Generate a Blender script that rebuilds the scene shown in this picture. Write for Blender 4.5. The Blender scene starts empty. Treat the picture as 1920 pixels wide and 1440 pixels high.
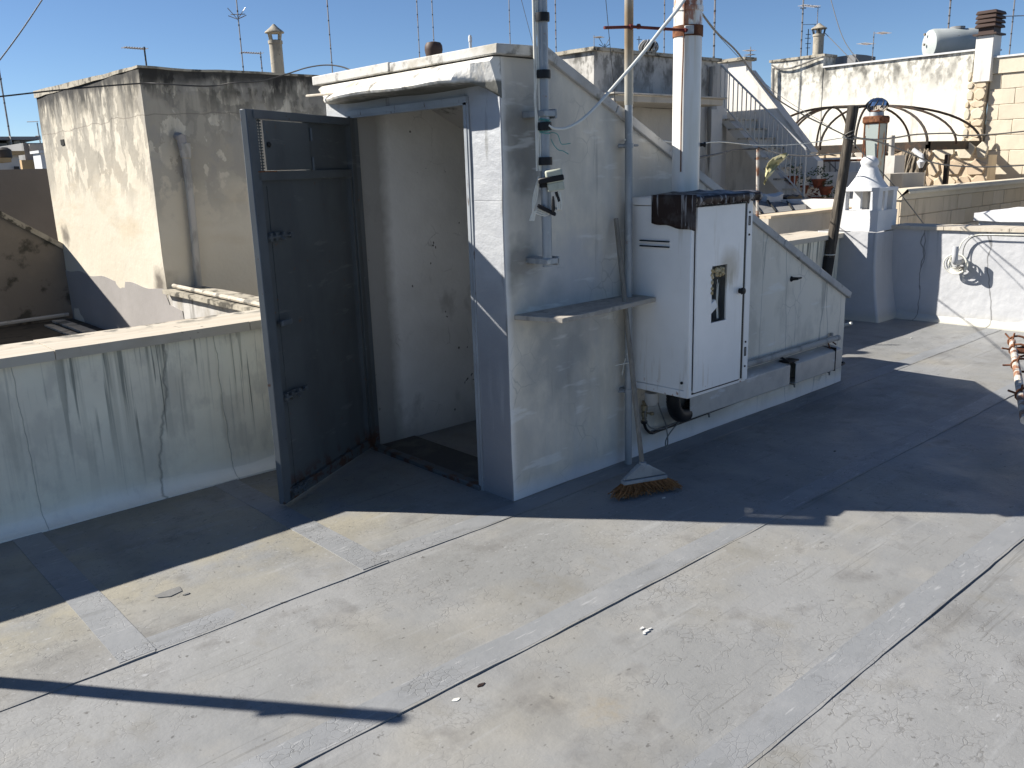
import bpy, math, random
from mathutils import Vector, noise, Matrix
random.seed(7)
C = bpy.context.scene
R = math.radians
# ------------------------------------------------------------------ camera
CAMF, YAW, PIT, ROL, CX, CY, CH = 1629.82, 0.8442, 0.2441, -0.0319, -2.749, -3.1083, 1.65
fw = Vector((math.cos(YAW)*math.cos(PIT), math.sin(YAW)*math.cos(PIT), -math.sin(PIT)))
r0 = Vector((math.sin(YAW), -math.cos(YAW), 0)); u0 = r0.cross(fw)
rt = r0*math.cos(ROL)+u0*math.sin(ROL); up = -r0*math.sin(ROL)+u0*math.cos(ROL)
CO = Vector((CX, CY, CH))
cd = bpy.data.cameras.new('camera'); cam = bpy.data.objects.new('camera', cd); C.collection.objects.link(cam)
cam.matrix_world = Matrix(((rt.x, up.x, -fw.x, CX), (rt.y, up.y, -fw.y, CY), (rt.z, up.z, -fw.z, CH), (0, 0, 0, 1)))
cd.sensor_width = 36; cd.lens = CAMF/1920*36; cd.clip_end = 3000; cd.clip_start = .05
C.camera = cam
# ------------------------------------------------------------------ sky, sun, exposure
SD = Vector((0.86, -1.05, -1.0)).normalized()          # direction the sunlight travels
w = bpy.data.worlds.new('World'); C.world = w; w.use_nodes = True
nt = w.node_tree; nt.nodes.clear()
sk = nt.nodes.new('ShaderNodeTexSky'); sk.sky_type = 'NISHITA'; sk.sun_disc = False
sk.sun_elevation = math.asin(-SD.z); sk.sun_rotation = math.atan2(-SD.x, -SD.y)
sk.altitude = 50; sk.air_density = .7; sk.dust_density = 0; sk.ozone_density = 5.2
bg = nt.nodes.new('ShaderNodeBackground'); bg.inputs[1].default_value = .056
wo = nt.nodes.new('ShaderNodeOutputWorld')
nt.links.new(sk.outputs[0], bg.inputs[0]); nt.links.new(bg.outputs[0], wo.inputs[0])
sl = bpy.data.lights.new('sun', 'SUN'); sl.energy = 5.0; sl.angle = R(.53); sl.color = (1, .945, .86)
so = bpy.data.objects.new('sun', sl); C.collection.objects.link(so)
so.rotation_euler = SD.to_track_quat('-Z', 'Y').to_euler()
C.view_settings.view_transform = 'Standard'; C.view_settings.look = 'None'
C.view_settings.exposure = 1.05; C.view_settings.gamma = 1
try: C.view_settings.use_curve_mapping = False
except Exception: pass
C.render.resolution_x = 1024; C.render.resolution_y = 768

# ------------------------------------------------------------------ measuring helper
def ray(px, py): return fw + rt*((px-960)/CAMF) + up*((720-py)/CAMF)
def P(px, py, ax, val):
    d = ray(px, py); t = (val-CO[ax])/d[ax]; return CO+d*t

# ------------------------------------------------------------------ materials
MATS = {}
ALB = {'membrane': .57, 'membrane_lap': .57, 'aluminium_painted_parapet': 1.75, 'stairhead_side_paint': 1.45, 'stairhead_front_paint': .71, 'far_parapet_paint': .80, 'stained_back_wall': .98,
       'cream_plaster': .76, 'hood_plaster': 1, 'inner_plaster': 1.2, 'door_paint': 1.3, 'door_edge_paint': .85, 'frame_paint': 1, 'cabinet_enamel': 1.22, 'flue_white': 1, 'duct_metal': 1.1,
       'slope_slab': 1.1, 'travertine': .85, 'galvanised_pipe': 1, 'white_cable': 1, 'taupe_wall': 1, 'brown_wall': .85, 'white_plaster': .95, 'stair_masonry': 1.1, 'broom_bristle': 1.1, 'cap_concrete': .9}
def mat(name, base, rough=.85, metal=0.0, layers=(), bumps=(), spec=.3, rl=()):
    k_ = ALB.get(name, .76)
    if metal < .9: base = tuple(min(c*k_, .84) for c in base); layers = [(tuple(min(c*k_, .84) for c in l[0]), l[1], l[2]) for l in layers]
    m = bpy.data.materials.new(name); m.use_nodes = True; n = m.node_tree.nodes; L = m.node_tree.links
    bs = n['Principled BSDF']; bs.inputs['Roughness'].default_value = rough; bs.inputs['Metallic'].default_value = metal
    bs.inputs['Specular IOR Level'].default_value = spec
    geo = n.new('ShaderNodeNewGeometry'); pos = geo.outputs['Position']
    def math_(op, a, b=None, clamp=False):
        x = n.new('ShaderNodeMath'); x.operation = op; x.use_clamp = clamp
        for i, v in enumerate((a, b)):
            if v is None: continue
            if isinstance(v, (int, float)): x.inputs[i].default_value = v
            else: L.new(v, x.inputs[i])
        return x.outputs[0]
    def vec(scale, off, dist=0, dscale=3):
        mp = n.new('ShaderNodeMapping'); L.new(pos, mp.inputs[0])
        mp.inputs['Location'].default_value = (off*3.1, off*1.7, off*2.3)
        mp.inputs['Scale'].default_value = scale
        if dist:
            nn = n.new('ShaderNodeTexNoise'); nn.inputs['Scale'].default_value = dscale; nn.inputs['Detail'].default_value = 3
            L.new(pos, nn.inputs['Vector'])
            v1 = n.new('ShaderNodeVectorMath'); v1.operation = 'SUBTRACT'; L.new(nn.outputs['Color'], v1.inputs[0]); v1.inputs[1].default_value = (.5, .5, .5)
            v2 = n.new('ShaderNodeVectorMath'); v2.operation = 'SCALE'; L.new(v1.outputs[0], v2.inputs[0]); v2.inputs['Scale'].default_value = dist
            v3 = n.new('ShaderNodeVectorMath'); v3.operation = 'ADD'; L.new(mp.outputs[0], v3.inputs[0]); L.new(v2.outputs[0], v3.inputs[1])
            return v3.outputs[0]
        return mp.outputs[0]
    def rng(v, lo, hi):
        r = n.new('ShaderNodeMapRange'); r.inputs['From Min'].default_value = lo; r.inputs['From Max'].default_value = hi
        L.new(v, r.inputs['Value']); return r.outputs[0]
    def mask(k):
        t = k[0]
        if t == 'n':      # ('n', scale, lo, hi, seed, detail)
            sc = k[1] if isinstance(k[1], tuple) else (k[1],)*3
            x = n.new('ShaderNodeTexNoise'); x.inputs['Scale'].default_value = 1; x.inputs['Detail'].default_value = k[5] if len(k) > 5 else 6
            x.inputs['Roughness'].default_value = k[6] if len(k) > 6 else .6
            L.new(vec(sc, k[4] if len(k) > 4 else 0), x.inputs['Vector']); return rng(x.outputs[0], k[2], k[3])
        if t == 'v':      # ('v', scale, width, seed, distort, dscale) cracks
            sc = k[1] if isinstance(k[1], tuple) else (k[1],)*3
            x = n.new('ShaderNodeTexVoronoi'); x.feature = 'DISTANCE_TO_EDGE'; x.inputs['Scale'].default_value = 1
            L.new(vec(sc, k[3], k[4] if len(k) > 4 else 0, k[5] if len(k) > 5 else 3), x.inputs['Vector']); return rng(x.outputs[0], k[2], 0)
        if t in 'xyz':
            s = n.new('ShaderNodeSeparateXYZ'); L.new(pos, s.inputs[0]); 
            o = s.outputs['xyz'.index(t)]
            if len(k) > 3:
                x = n.new('ShaderNodeTexNoise'); x.inputs['Scale'].default_value = k[4] if len(k) > 4 else 4; x.inputs['Detail'].default_value = 4; L.new(pos, x.inputs['Vector'])
                o = math_('ADD', o, math_('MULTIPLY', math_('SUBTRACT', x.outputs[0], .5), k[3]))
            return rng(o, k[1], k[2])
        if t == 's':      # blob at point
            v1 = n.new('ShaderNodeVectorMath'); v1.operation = 'DISTANCE'; L.new(vec((1, 1, 1), 0, k[3] if len(k) > 3 else .1, 9), v1.inputs[0]); v1.inputs[1].default_value = k[1]
            return rng(v1.outputs['Value'], k[2], k[2]*.35)
        if t == 'f':      # horizontal faces up
            s = n.new('ShaderNodeSeparateXYZ'); L.new(geo.outputs['Normal'], s.inputs[0]); return rng(s.outputs[2], .5, .8)
        if t == 'inv': return math_('SUBTRACT', 1.0, mask(k[1]))
        if t == 'c': return k[1]
    def masks(ks):
        o = None
        for k in ks:
            q = mask(k); o = q if o is None else math_('MULTIPLY', o, q)
        return o
    cur = None
    for col, st, ks in layers:
        mx = n.new('ShaderNodeMix'); mx.data_type = 'RGBA'
        if cur is None: mx.inputs[6].default_value = (*base, 1)
        else: L.new(cur, mx.inputs[6])
        mx.inputs[7].default_value = (*col, 1)
        L.new(math_('MULTIPLY', masks(ks), st, True), mx.inputs[0]); cur = mx.outputs[2]
    if cur is None: bs.inputs['Base Color'].default_value = (*base, 1)
    else: L.new(cur, bs.inputs['Base Color'])
    rc = None
    for val, ks in rl:
        mx = n.new('ShaderNodeMix'); mx.data_type = 'FLOAT'
        if rc is None: mx.inputs[2].default_value = rough
        else: L.new(rc, mx.inputs[2])
        mx.inputs[3].default_value = val; L.new(masks(ks), mx.inputs[0]); rc = mx.outputs[0]
    if rc is not None: L.new(rc, bs.inputs['Roughness'])
    h = None
    for amt, ks in bumps:   # amt in metres
        q = math_('MULTIPLY', masks(ks), amt); h = q if h is None else math_('ADD', h, q)
    if h is not None:
        b = n.new('ShaderNodeBump'); b.inputs['Strength'].default_value = 1; b.inputs['Distance'].default_value = 1
        L.new(h, b.inputs['Height']); L.new(b.outputs[0], bs.inputs['Normal'])
    MATS[name] = m; return m

DK = (.035, .034, .03)
mat('membrane', (.40, .405, .40), .62, .12, [
    ((.47, .475, .475), .8, [('n', 1.3, .42, .62, 3)]),
    ((.50, .45, .34), .55, [('n', .8, .52, .72, 1, 4)]),
    ((.52, .48, .37), .75, [('y', -.1, .4, .35, 2), ('x', .2, -.6), ('n', 2.2, .38, .52, 61, 5)]),
    ((.30, .31, .32), .6, [('n', (2.4, .8, 1), .55, .75, 8)]),
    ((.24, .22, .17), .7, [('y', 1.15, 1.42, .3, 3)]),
    ((.56, .57, .57), .5, [('n', (1.5, 14, 1), .6, .72, 5, 3)]),
    ((.22, .21, .2), .6, [('n', 5, .58, .74, 12, 6)]), ((.17, .165, .155), .7, [('n', 34, .68, .73, 92, 2)]),
    ((.5, .42, .29), .45, [('s', (-.98, -1.5, 0), .10, .15), ('n', 22, .35, .6, 3)]), ((.29, .28, .26), .5, [('n', (.9, 2.4, 1), .56, .68, 71, 6)]), ((.50, .49, .46), .5, [('n', 3.1, .56, .66, 83, 6)]),
    ((.26, .255, .245), .75, [('v', (20, 30, 1), .05, 2, 2.6, 11), ('n', 9, .44, .6, 31, 3), ('n', .9, .38, .6, 21, 3)]),
    ((.27, .265, .255), .7, [('v', (44, 30, 1), .06, 4, 2.6, 17), ('n', 10, .42, .6, 35, 3), ('n', 1.1, .44, .6, 33, 3)]),
    ((.62, .63, .64), .7, [('n', (30, 60, 1), .66, .72, 9, 2), ('n', 1.4, .46, .6, 4, 2)]), ((.24, .235, .22), .45, [('n', (1.5, 40, 1), .62, .68, 19, 3), ('n', .8, .5, .6, 24, 2)]), ((.34, .32, .27), .5, [('n', (3, 2, 1), .58, .7, 52, 4)])],
    [(-.0006, [('v', (20, 30, 1), .07, 2, 2.6, 11), ('n', 9, .44, .6, 31, 3), ('n', .9, .38, .6, 21, 3)]), (.006, [('n', 1.7, 0, 1, 2, 3)]), (.003, [('n', 9, 0, 1, 5, 4)]),
     (.0006, [('n', 70, 0, 1, 6, 3)])], rl=[(.45, [('n', 2, .45, .6, 7)])])
mat('membrane_lap', (.42, .435, .45), .55, .2, [
    ((.5, .51, .52), .7, [('n', 4, .45, .65, 3)]), ((.30, .305, .3), .6, [('n', (3, 9, 1), .55, .7, 8)]),
    ((.2, .2, .2), .7, [('v', (30, 36, 1), .05, 2, 2.4, 12), ('n', 8, .42, .58, 31, 3), ('n', .9, .42, .55, 11, 3)]),
    ((.65, .66, .67), .7, [('n', (9, 60, 1), .64, .7, 9, 2)])],
    [(-.0008, [('v', (30, 36, 1), .06, 2, 2.4, 12), ('n', 8, .42, .58, 31, 3), ('n', .9, .42, .55, 11, 3)]), (.003, [('n', 9, 0, 1, 5, 4)])])
STREAK = [((.24, .23, .185), .65, [('n', (17, 17, .5), .52, .61, 4, 4), ('n', (1.3, 1.3, .6), .36, .5, 6, 2), ('z', .0, .75)]),
          ((.11, .115, .10), .85, [('n', (24, 24, .6), .56, .62, 9, 3), ('n', (2, 2, .5), .4, .52, 2, 2), ('z', .15, .65)]),
          ((.10, .10, .085), .85, [('n', (46, 46, .8), .60, .65, 39, 2), ('n', (3, 3, .5), .45, .55, 32, 2), ('z', .0, .5)]),
          ((.10, .10, .09), .7, [('v', (1.35, .1, .05), .0028, 3, .03, 8)])]
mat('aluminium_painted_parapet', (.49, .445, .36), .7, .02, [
    ((.53, .485, .40), .7, [('n', 1.8, .42, .65, 2)]), ((.40, .375, .31), .7, [('n', 1.3, .48, .64, 5, 6)]), ((.33, .31, .26), .6, [('n', (7, 7, 4), .5, .62, 55, 6)]),
    ((.44, .42, .33), .8, [('z', .14, .02, .1, 5), ('x', -1.6, -.4)]), ((.55, .57, .6), .5, [('z', .12, .03, .06, 5)])] + STREAK,
    [(.012, [('n', 2.6, 0, 1, 3, 3)]), (.003, [('n', 14, 0, 1, 3, 4)]), (-.002, [('v', (1.35, .1, .05), .005, 3, .035, 8)])])
mat('far_parapet_paint', (.56, .57, .59), .6, .15, [
    ((.64, .65, .67), .7, [('n', 1.8, .42, .65, 2)]), ((.50, .48, .42), .6, [('z', .13, .03, .1, 5)]), ((.66, .64, .56), .8, [('z', .07, .02, .05, 5)]),
    ((.3, .31, .32), .6, [('n', (9, 9, .5), .58, .7, 4, 4), ('z', .4, .9)]), ((.1, .1, .1), .8, [('v', (.1, 1.1, .05), .006, 3, .12, 3)])],
    [(.02, [('n', 2.6, 0, 1, 3, 3)]), (.004, [('n', 12, 0, 1, 3, 4)])])
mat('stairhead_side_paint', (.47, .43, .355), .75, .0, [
    ((.52, .475, .395), .7, [('n', 1.6, .42, .65, 2)]), ((.30, .29, .265), .85, [('n', (1.8, 1.8, .9), .44, .60, 5)]),
    ((.38, .37, .34), .6, [('n', (7, 7, .4), .48, .62, 15)]), ((.54, .50, .42), .8, [('x', 1.5, 2.2, .4)]), ((.36, .335, .28), .55, [('n', (6, 6, 3), .5, .64, 57, 6)]),
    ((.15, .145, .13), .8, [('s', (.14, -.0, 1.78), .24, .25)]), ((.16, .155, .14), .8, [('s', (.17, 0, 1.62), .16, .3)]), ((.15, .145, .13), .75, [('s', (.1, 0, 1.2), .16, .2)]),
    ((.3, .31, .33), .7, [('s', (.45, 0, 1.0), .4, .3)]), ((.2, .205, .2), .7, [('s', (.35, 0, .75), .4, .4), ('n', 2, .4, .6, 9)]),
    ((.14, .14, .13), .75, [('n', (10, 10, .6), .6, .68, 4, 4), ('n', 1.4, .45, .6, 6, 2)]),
    ((.2, .2, .18), .8, [('v', (1.7, .1, .1), .006, 5, .05, 5), ('x', 1.6, 2.1)]),
    ((.2, .2, .18), .5, [('v', (9, 9, 8), .03, 8, .5, 9), ('n', 2.6, .56, .64, 18, 2)]),
    ((.55, .54, .52), .7, [('x', .035, 0.0, .03, 9)]), ((.6, .59, .56), .35, [('n', (3, 3, 14), .6, .68, 44, 3)]),
    ((.5, .51, .53), .6, [('z', .1, .03, .06, 5)])],
    [(.012, [('n', 2.6, 0, 1, 3, 3)]), (.003, [('n', 12, 0, 1, 3, 5)]), (.0008, [('n', 60, 0, 1, 3, 3)])])
mat('stairhead_front_paint', (.52, .54, .57), .55, .2, [
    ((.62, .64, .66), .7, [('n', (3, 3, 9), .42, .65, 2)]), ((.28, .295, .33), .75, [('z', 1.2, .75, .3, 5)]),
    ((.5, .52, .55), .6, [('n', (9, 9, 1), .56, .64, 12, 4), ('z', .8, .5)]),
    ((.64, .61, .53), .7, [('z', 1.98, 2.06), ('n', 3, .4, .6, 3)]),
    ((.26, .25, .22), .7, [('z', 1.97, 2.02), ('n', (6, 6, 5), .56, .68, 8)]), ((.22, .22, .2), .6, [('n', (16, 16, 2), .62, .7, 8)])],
    [(.008, [('n', 5, 0, 1, 3, 4)]), (.003, [('n', (14, 14, 30), 0, 1, 3, 4)]), (-.002, [('z', 1.501, 1.5), ('z', 1.494, 1.495)])])
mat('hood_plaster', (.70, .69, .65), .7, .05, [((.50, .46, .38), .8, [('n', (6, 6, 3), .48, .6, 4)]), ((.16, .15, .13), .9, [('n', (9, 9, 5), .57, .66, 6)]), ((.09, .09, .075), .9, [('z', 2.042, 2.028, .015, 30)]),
    ((.5, .42, .25), .8, [('s', (-.1, 1.05, 2.08), .07, .06)])], [(.012, [('n', 5, 0, 1, 2, 4)]), (.004, [('n', 20, 0, 1, 2, 4)])])
mat('cap_concrete', (.55, .54, .51), .85, 0, [((.38, .35, .28), .8, [('n', (3, 3, 5), .46, .6, 4)]), ((.15, .14, .12), .8, [('n', 11, .55, .66, 6)])], [(.003, [('n', 25, 0, 1, 2, 4)])])
mat('slope_slab', (.42, .41, .39), .85, 0, [((.3, .29, .27), .7, [('n', 4, .5, .66, 4)]), ((.12, .12, .1), .8, [('n', 9, .57, .68, 6)])], [(.003, [('n', 25, 0, 1, 2, 4)])])
mat('inner_plaster', (.62, .61, .58), .9, 0, [((.5, .49, .46), .8, [('n', 1.6, .4, .65, 4)]), ((.3, .29, .27), .6, [('n', (5, 5, 3), .6, .72, 6)]),
    ((.06, .06, .05), .9, [('n', 15, .72, .735, 16, 2)]), ((.3, .29, .27), .7, [('v', (6, 6, 5), .02, 5, .6, 6), ('n', 2.2, .58, .64, 3)]),
    ((.25, .24, .22), .6, [('z', .2, 0, .2, 6)]), ((.2, .19, .17), .8, [('x', .24, .16, .04, 20)])],
    [(.008, [('n', 4, 0, 1, 2, 4)]), (.002, [('n', 24, 0, 1, 2, 4)])])
mat('dark_floor', (.12, .115, .10), .9, 0, [((.2, .19, .16), .8, [('n', 6, .5, .65, 4)])], [(.003, [('n', 20, 0, 1, 2)])])
mat('door_paint', (.060, .067, .070), .5, .0, [((.078, .088, .092), .7, [('n', 2.5, .4, .6, 4)]), ((.046, .052, .056), .6, [('n', (5, 5, 1), .5, .7, 8)]),
    ((.12, .12, .12), .5, [('n', (40, 40, 20), .68, .75, 3)]), ((.06, .025, .012), .9, [('n', 14, .5, .56, 3), ('z', .17, .08)]), ((.11, .05, .025), .8, [('n', 26, .66, .70, 13)]), ((.13, .135, .135), .5, [('n', (3, 3, 18), .62, .68, 43, 4)])], [(.0015, [('n', 6, 0, 1, 2)])], spec=.45)
mat('door_edge_paint', (.095, .11, .125), .45, 0, [((.13, .15, .165), .6, [('n', 4, .4, .6, 4)]), ((.07, .03, .015), .8, [('n', 16, .66, .69, 3)])], (), spec=.4)
mat('bolt_paint', (.11, .125, .135), .5, 0, [((.07, .07, .065), .6, [('n', 20, .5, .6)])])
mat('rusty_steel', (.16, .06, .03), .85, .1, [((.3, .13, .06), .8, [('n', 20, .45, .6, 4)]), ((.06, .03, .02), .8, [('n', 30, .5, .65, 5)])], [(.001, [('n', 60, 0, 1, 2)])])
mat('frame_paint', (.27, .29, .31), .45, .1, [((.36, .39, .42), .6, [('n', 6, .4, .6, 4)]), ((.08, .05, .03), .9, [('n', (30, 30, 6), .62, .66, 3)])])
mat('travertine', (.55, .49, .40), .8, 0, [((.62, .57, .48), .7, [('n', (1.2, 16, 1), .45, .6, 2, 4)]), ((.43, .36, .27), .6, [('n', (2, 30, 4), .55, .68, 6, 4)]),
    ((.07, .07, .06), .75, [('n', 22, .62, .7, 3), ('n', 2, .45, .6, 8)]), ((.1, .1, .09), .8, [('y', 1.62, 1.75, .15, 8), ('n', 9, .5, .6, 5)])],
    [(.0025, [('n', (4, 40, 20), 0, 1, 2, 4)])])
mat('cream_plaster', (.72, .655, .53), .9, 0, [
    ((.78, .72, .60), .7, [('n', 1.2, .42, .6, 2)]),
    ((.47, .43, .355), .95, [('n', (4, 4, 3), .48, .495, 11, 7), ('z', 1.45, 1.7, .6, 3)]),
    ((.36, .335, .285), .9, [('n', (5, 5, 3.2), .50, .53, 5, 7), ('z', 1.7, 2.1, .6, 2)]),
    ((.25, .235, .2), .85, [('n', (9, 9, 1.6), .49, .60, 14, 6), ('z', 1.9, 2.3, .4, 3)]),
    ((.035, .034, .03), .95, [('n', (11, 11, 3.2), .40, .52, 4, 7), ('z', 2.12, 2.38, .5, 4)]),
    ((.42, .395, .35), .6, [('n', (3.5, 3.5, 3), .48, .52, 64, 6), ('y', 3.75, 3.6), ('z', 1.25, 1.6, .4)]),
    ((.045, .043, .04), .9, [('z', 2.33, 2.40, .12, 9)]),
    ((.58, .46, .30), .5, [('n', (.8, .8, 3), .5, .64, 24), ('z', 1.0, 1.3), ('z', 1.9, 1.5)]),
    ((.14, .12, .1), .9, [('s', (-.28, 3.72, .86), .16, .15)]), ((.13, .11, .09), .8, [('s', (-.28, 6.05, 1.15), .13, .15)]),
    ((.2, .17, .14), .7, [('v', (.05, .05, .75), .004, 2, .06, 4), ('z', 1.0, 1.1)])],
    [(.01, [('n', 3, 0, 1, 2, 4)]), (.004, [('n', (1.6, 1.6, 1.1), .47, .53, 11, 5), ('z', 1.35, 1.75, .5, 2)]), (.003, [('n', 20, 0, 1, 2, 4)])])
mat('grey_plinth_paint', (.40, .375, .36), .85, 0, [((.36, .34, .32), .7, [('n', 2, .45, .6)])], [(.004, [('n', 9, 0, 1)])])
mat('old_white_wall', (.62, .60, .57), .9, 0, [((.40, .36, .29), .7, [('n', (4, 4, 2), .48, .62, 3)]), ((.12, .11, .09), .8, [('n', (9, 9, 3), .55, .66, 5), ('z', .45, .85)])],
    [(.006, [('n', 9, 0, 1)])])
mat('mossy_coping', (.45, .41, .33), .9, 0, [((.06, .055, .045), .9, [('n', 12, .48, .58, 5)]), ((.6, .55, .45), .6, [('n', (3, 3, 3), .5, .6, 15)])], [(.004, [('n', 30, 0, 1)])])
mat('brown_wall', (.22, .19, .155), .9, 0, [((.3, .26, .21), .7, [('n', 2, .45, .65, 3)]), ((.07, .065, .05), .9, [('n', 5, .55, .65, 8)])], [(.006, [('n', 9, 0, 1)])])
mat('taupe_wall', (.17, .155, .145), .9, 0, [((.14, .13, .12), .7, [('n', 1, .45, .65, 3)]), ((.33, .31, .3), .95, [('z', 2.02, 2.05, .13, 3)])], [(.004, [('n', 9, 0, 1)])])
mat('dark_roof_mud', (.10, .085, .065), .9, 0, [((.2, .17, .13), .7, [('n', 2, .5, .65, 3)]), ((.04, .035, .03), .8, [('n', 8, .5, .65, 5)])], [(.006, [('n', 9, 0, 1)])])
def plaster(name, c, dark=.5, zt=None, seed=1, st=.6):
    d = tuple(v*dark for v in c); l = [(tuple(min(v*1.1, .85) for v in c), .6, [('n', 1.1, .45, .6, seed)]), (tuple(v*.85 for v in c), .6, [('n', (2.2, 2.2, 1.2), .5, .65, seed+2)]),
         (d, st, [('n', (5, 5, .9), .55, .68, seed+4)])]
    if zt is not None:
        l.append(((.10, .097, .085), .85, [('n', (3.2, 3.2, 2.2), .46, .62, seed+5, 7), ('z', zt-.75, zt-.15, .5, 2)]))
        l.append(((.13, .125, .11), .7, [('n', (10, 10, 6), .5, .6, seed+6, 6), ('z', zt-.9, zt-.1, .7, 2)]))
    return mat(name, c, .9, 0, l, [(.01, [('n', 3, 0, 1, seed)]), (.003, [('n', 16, 0, 1, seed)])])
plaster('white_plaster', (.66, .64, .60), .45)
plaster('white_house_plaster', (.60, .58, .54), .45, 3.25, 3)
plaster('pale_lower_wall', (.60, .555, .48), .6, None, 4)
plaster('stained_back_wall', (.70, .675, .60), .5, 3.5, 5)
plaster('whitewash', (.78, .79, .80), .75, None, 6, .3)
plaster('stair_masonry', (.50, .48, .44), .45, None, 8)
plaster('tufa_stone', (.72, .60, .44), .6, None, 9, .5)
plaster('tufa_stone_pale', (.74, .66, .52), .7, None, 10, .4)
plaster('tufa_stone2', (.66, .54, .38), .6, None, 29, .5)
plaster('tufa_stone_pale2', (.71, .63, .495), .7, None, 30, .4)
plaster('rubble_stone', (.62, .49, .35), .5, None, 12)
plaster('roofing_grey', (.22, .22, .215), .6, None, 13)
plaster('ochre_plaster', (.60, .42, .22), .7, None, 14)
mat('dark_opening', (.02, .02, .018), .9)
mat('street_asphalt', (.06, .06, .06), .9, 0, [((.09, .09, .085), .6, [('n', .5, .4, .6)])])
mat('galvanised_pipe', (.34, .36, .375), .5, .45, [((.24, .26, .275), .7, [('n', (14, 14, 5), .45, .62, 2)]), ((.5, .51, .5), .6, [('n', 22, .6, .7, 5)]),
    ((.25, .14, .08), .6, [('n', 12, .66, .72, 7)])])
mat('painted_pole_cream', (.55, .53, .46), .6, .1, [((.4, .38, .32), .7, [('n', 9, .5, .65, 5)]), ((.30, .20, .1), .8, [('s', (.82, -.06, 2.3), .2, .1)])])
mat('flue_white', (.74, .74, .71), .4, 0, [((.62, .60, .52), .7, [('n', (7, 7, 1), .5, .66, 2)]), ((.55, .40, .22), .7, [('z', 2.02, 2.35, .25, 20), ('n', (22, 22, 1.2), .5, .6, 5)]),
    ((.34, .12, .05), .85, [('n', (30, 30, 8), .56, .62, 8), ('z', 2.22, 2.33, .1, 10)]),
    ((.30, .10, .04), .9, [('n', (24, 24, 9), .50, .58, 9), ('z', 2.36, 2.41), ('z', 2.47, 2.43)])], (), spec=.5)
mat('cabinet_enamel', (.68, .675, .655), .38, 0, [((.60, .60, .585), .6, [('n', 3, .4, .6, 3)]), ((.42, .36, .28), .5, [('n', (30, 30, 3), .6, .68, 6, 4), ('z', .75, .45)]), ((.46, .43, .37), .6, [('n', (14, 14, 1.5), .6, .7, 16, 4)]), ((.3, .14, .07), .8, [('n', 20, .64, .68, 26), ('z', .52, .46)]), ((.38, .34, .27), .8, [('s', (1.22, -.41, 1.10), .12, .07)]), ((.3, .27, .2), .5, [('s', (1.22, -.41, 1.05), .11, .05), ('n', (40, 40, 8), .5, .6)])], (), spec=.5)
mat('bitumen_dark', (.035, .02, .016), .55, 0, [((.40, .40, .41), .85, [('n', (38, 38, 3), .56, .62, 5, 3)]), ((.12, .11, .11), .7, [('n', 9, .5, .65, 3)])], [(.006, [('n', (22, 22, 5), 0, 1, 2)])])
mat('bitumen_silver', (.20, .20, .21), .5, .2, [((.035, .025, .022), .9, [('n', 13, .46, .54, 5)]), ((.5, .5, .52), .6, [('n', 9, .6, .7, 8)])], [(.008, [('n', 14, 0, 1, 2)])])
mat('black_tape', (.012, .012, .014), .45)
mat('black_rubber', (.015, .015, .016), .5)
mat('white_cable', (.66, .65, .58), .5, 0, [((.45, .44, .38), .6, [('n', 20, .5, .65)])])
mat('grey_cable', (.22, .22, .21), .5)
mat('box_plastic', (.58, .60, .49), .5, 0, [((.4, .42, .34), .6, [('n', 30, .5, .65)])])
mat('teal_twine', (.15, .42, .38), .7)
mat('white_rope', (.80, .82, .78), .6)
mat('red_rod', (.16, .028, .022), .5, 0, [((.07, .02, .02), .7, [('n', 30, .5, .6)])])
mat('shelf_stone', (.48, .44, .38), .8, 0, [((.35, .325, .29), .7, [('n', (4, 9, 4), .48, .62, 3)]), ((.2, .2, .19), .7, [('n', (9, 14, 4), .55, .65, 6)]), ((.58, .54, .46), .5, [('n', 25, .5, .6, 5)])], [(.002, [('n', 40, 0, 1)])])
mat('broom_handle_wood', (.24, .215, .18), .75, 0, [((.34, .31, .26), .7, [('n', (50, 50, 4), .45, .6)]), ((.13, .12, .1), .6, [('n', (50, 50, 6), .55, .65, 3)])])
mat('broom_plastic', (.40, .42, .43), .5, 0, [((.28, .3, .31), .6, [('n', 12, .5, .6)])])
mat('broom_bristle', (.30, .15, .06), .8, 0, [((.18, .085, .035), .8, [('n', 60, .4, .6)])])
mat('duct_metal', (.46, .445, .41), .5, .15, [((.36, .35, .33), .7, [('n', 7, .45, .62, 2)]), ((.6, .62, .64), .6, [('n', (5, 14, 14), .58, .66, 5)])], [(.002, [('n', 9, 0, 1)])])
mat('pvc_pipe', (.50, .49, .46), .6, 0, [((.34, .33, .3), .7, [('n', (10, 10, 3), .5, .62, 2)])])
mat('plaster_pipe', (.56, .53, .48), .8, 0, [((.3, .29, .26), .7, [('n', (10, 10, 3), .52, .62, 2)])])
mat('brass_valve', (.35, .30, .2), .4, .7)
mat('foam', (.55, .42, .22), .9, 0, [((.72, .62, .42), .7, [('n', 40, .45, .55)])], [(.006, [('n', 60, 0, 1)])])
mat('old_wood', (.085, .072, .058), .85, 0, [((.18, .16, .13), .8, [('n', (40, 40, 2.5), .5, .62, 2)]), ((.03, .026, .022), .9, [('n', (50, 50, 3), .52, .6, 6)])], [(.012, [('n', (40, 40, 2.5), 0, 1, 2)])])
mat('rust_white_pole', (.66, .62, .55), .6, 0, [((.30, .12, .05), .9, [('n', (7, 7, 7), .47, .54, 5)]), ((.12, .05, .03), .8, [('n', 22, .56, .62, 9)])], [(.001, [('n', 60, 0, 1)])])
mat('iron_frame', (.05, .042, .035), .7, .2, [((.12, .07, .045), .7, [('n', 6, .5, .6)])])
mat('rail_paint', (.62, .62, .60), .5, 0, [((.35, .25, .18), .6, [('n', 12, .6, .68)])])
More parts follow.
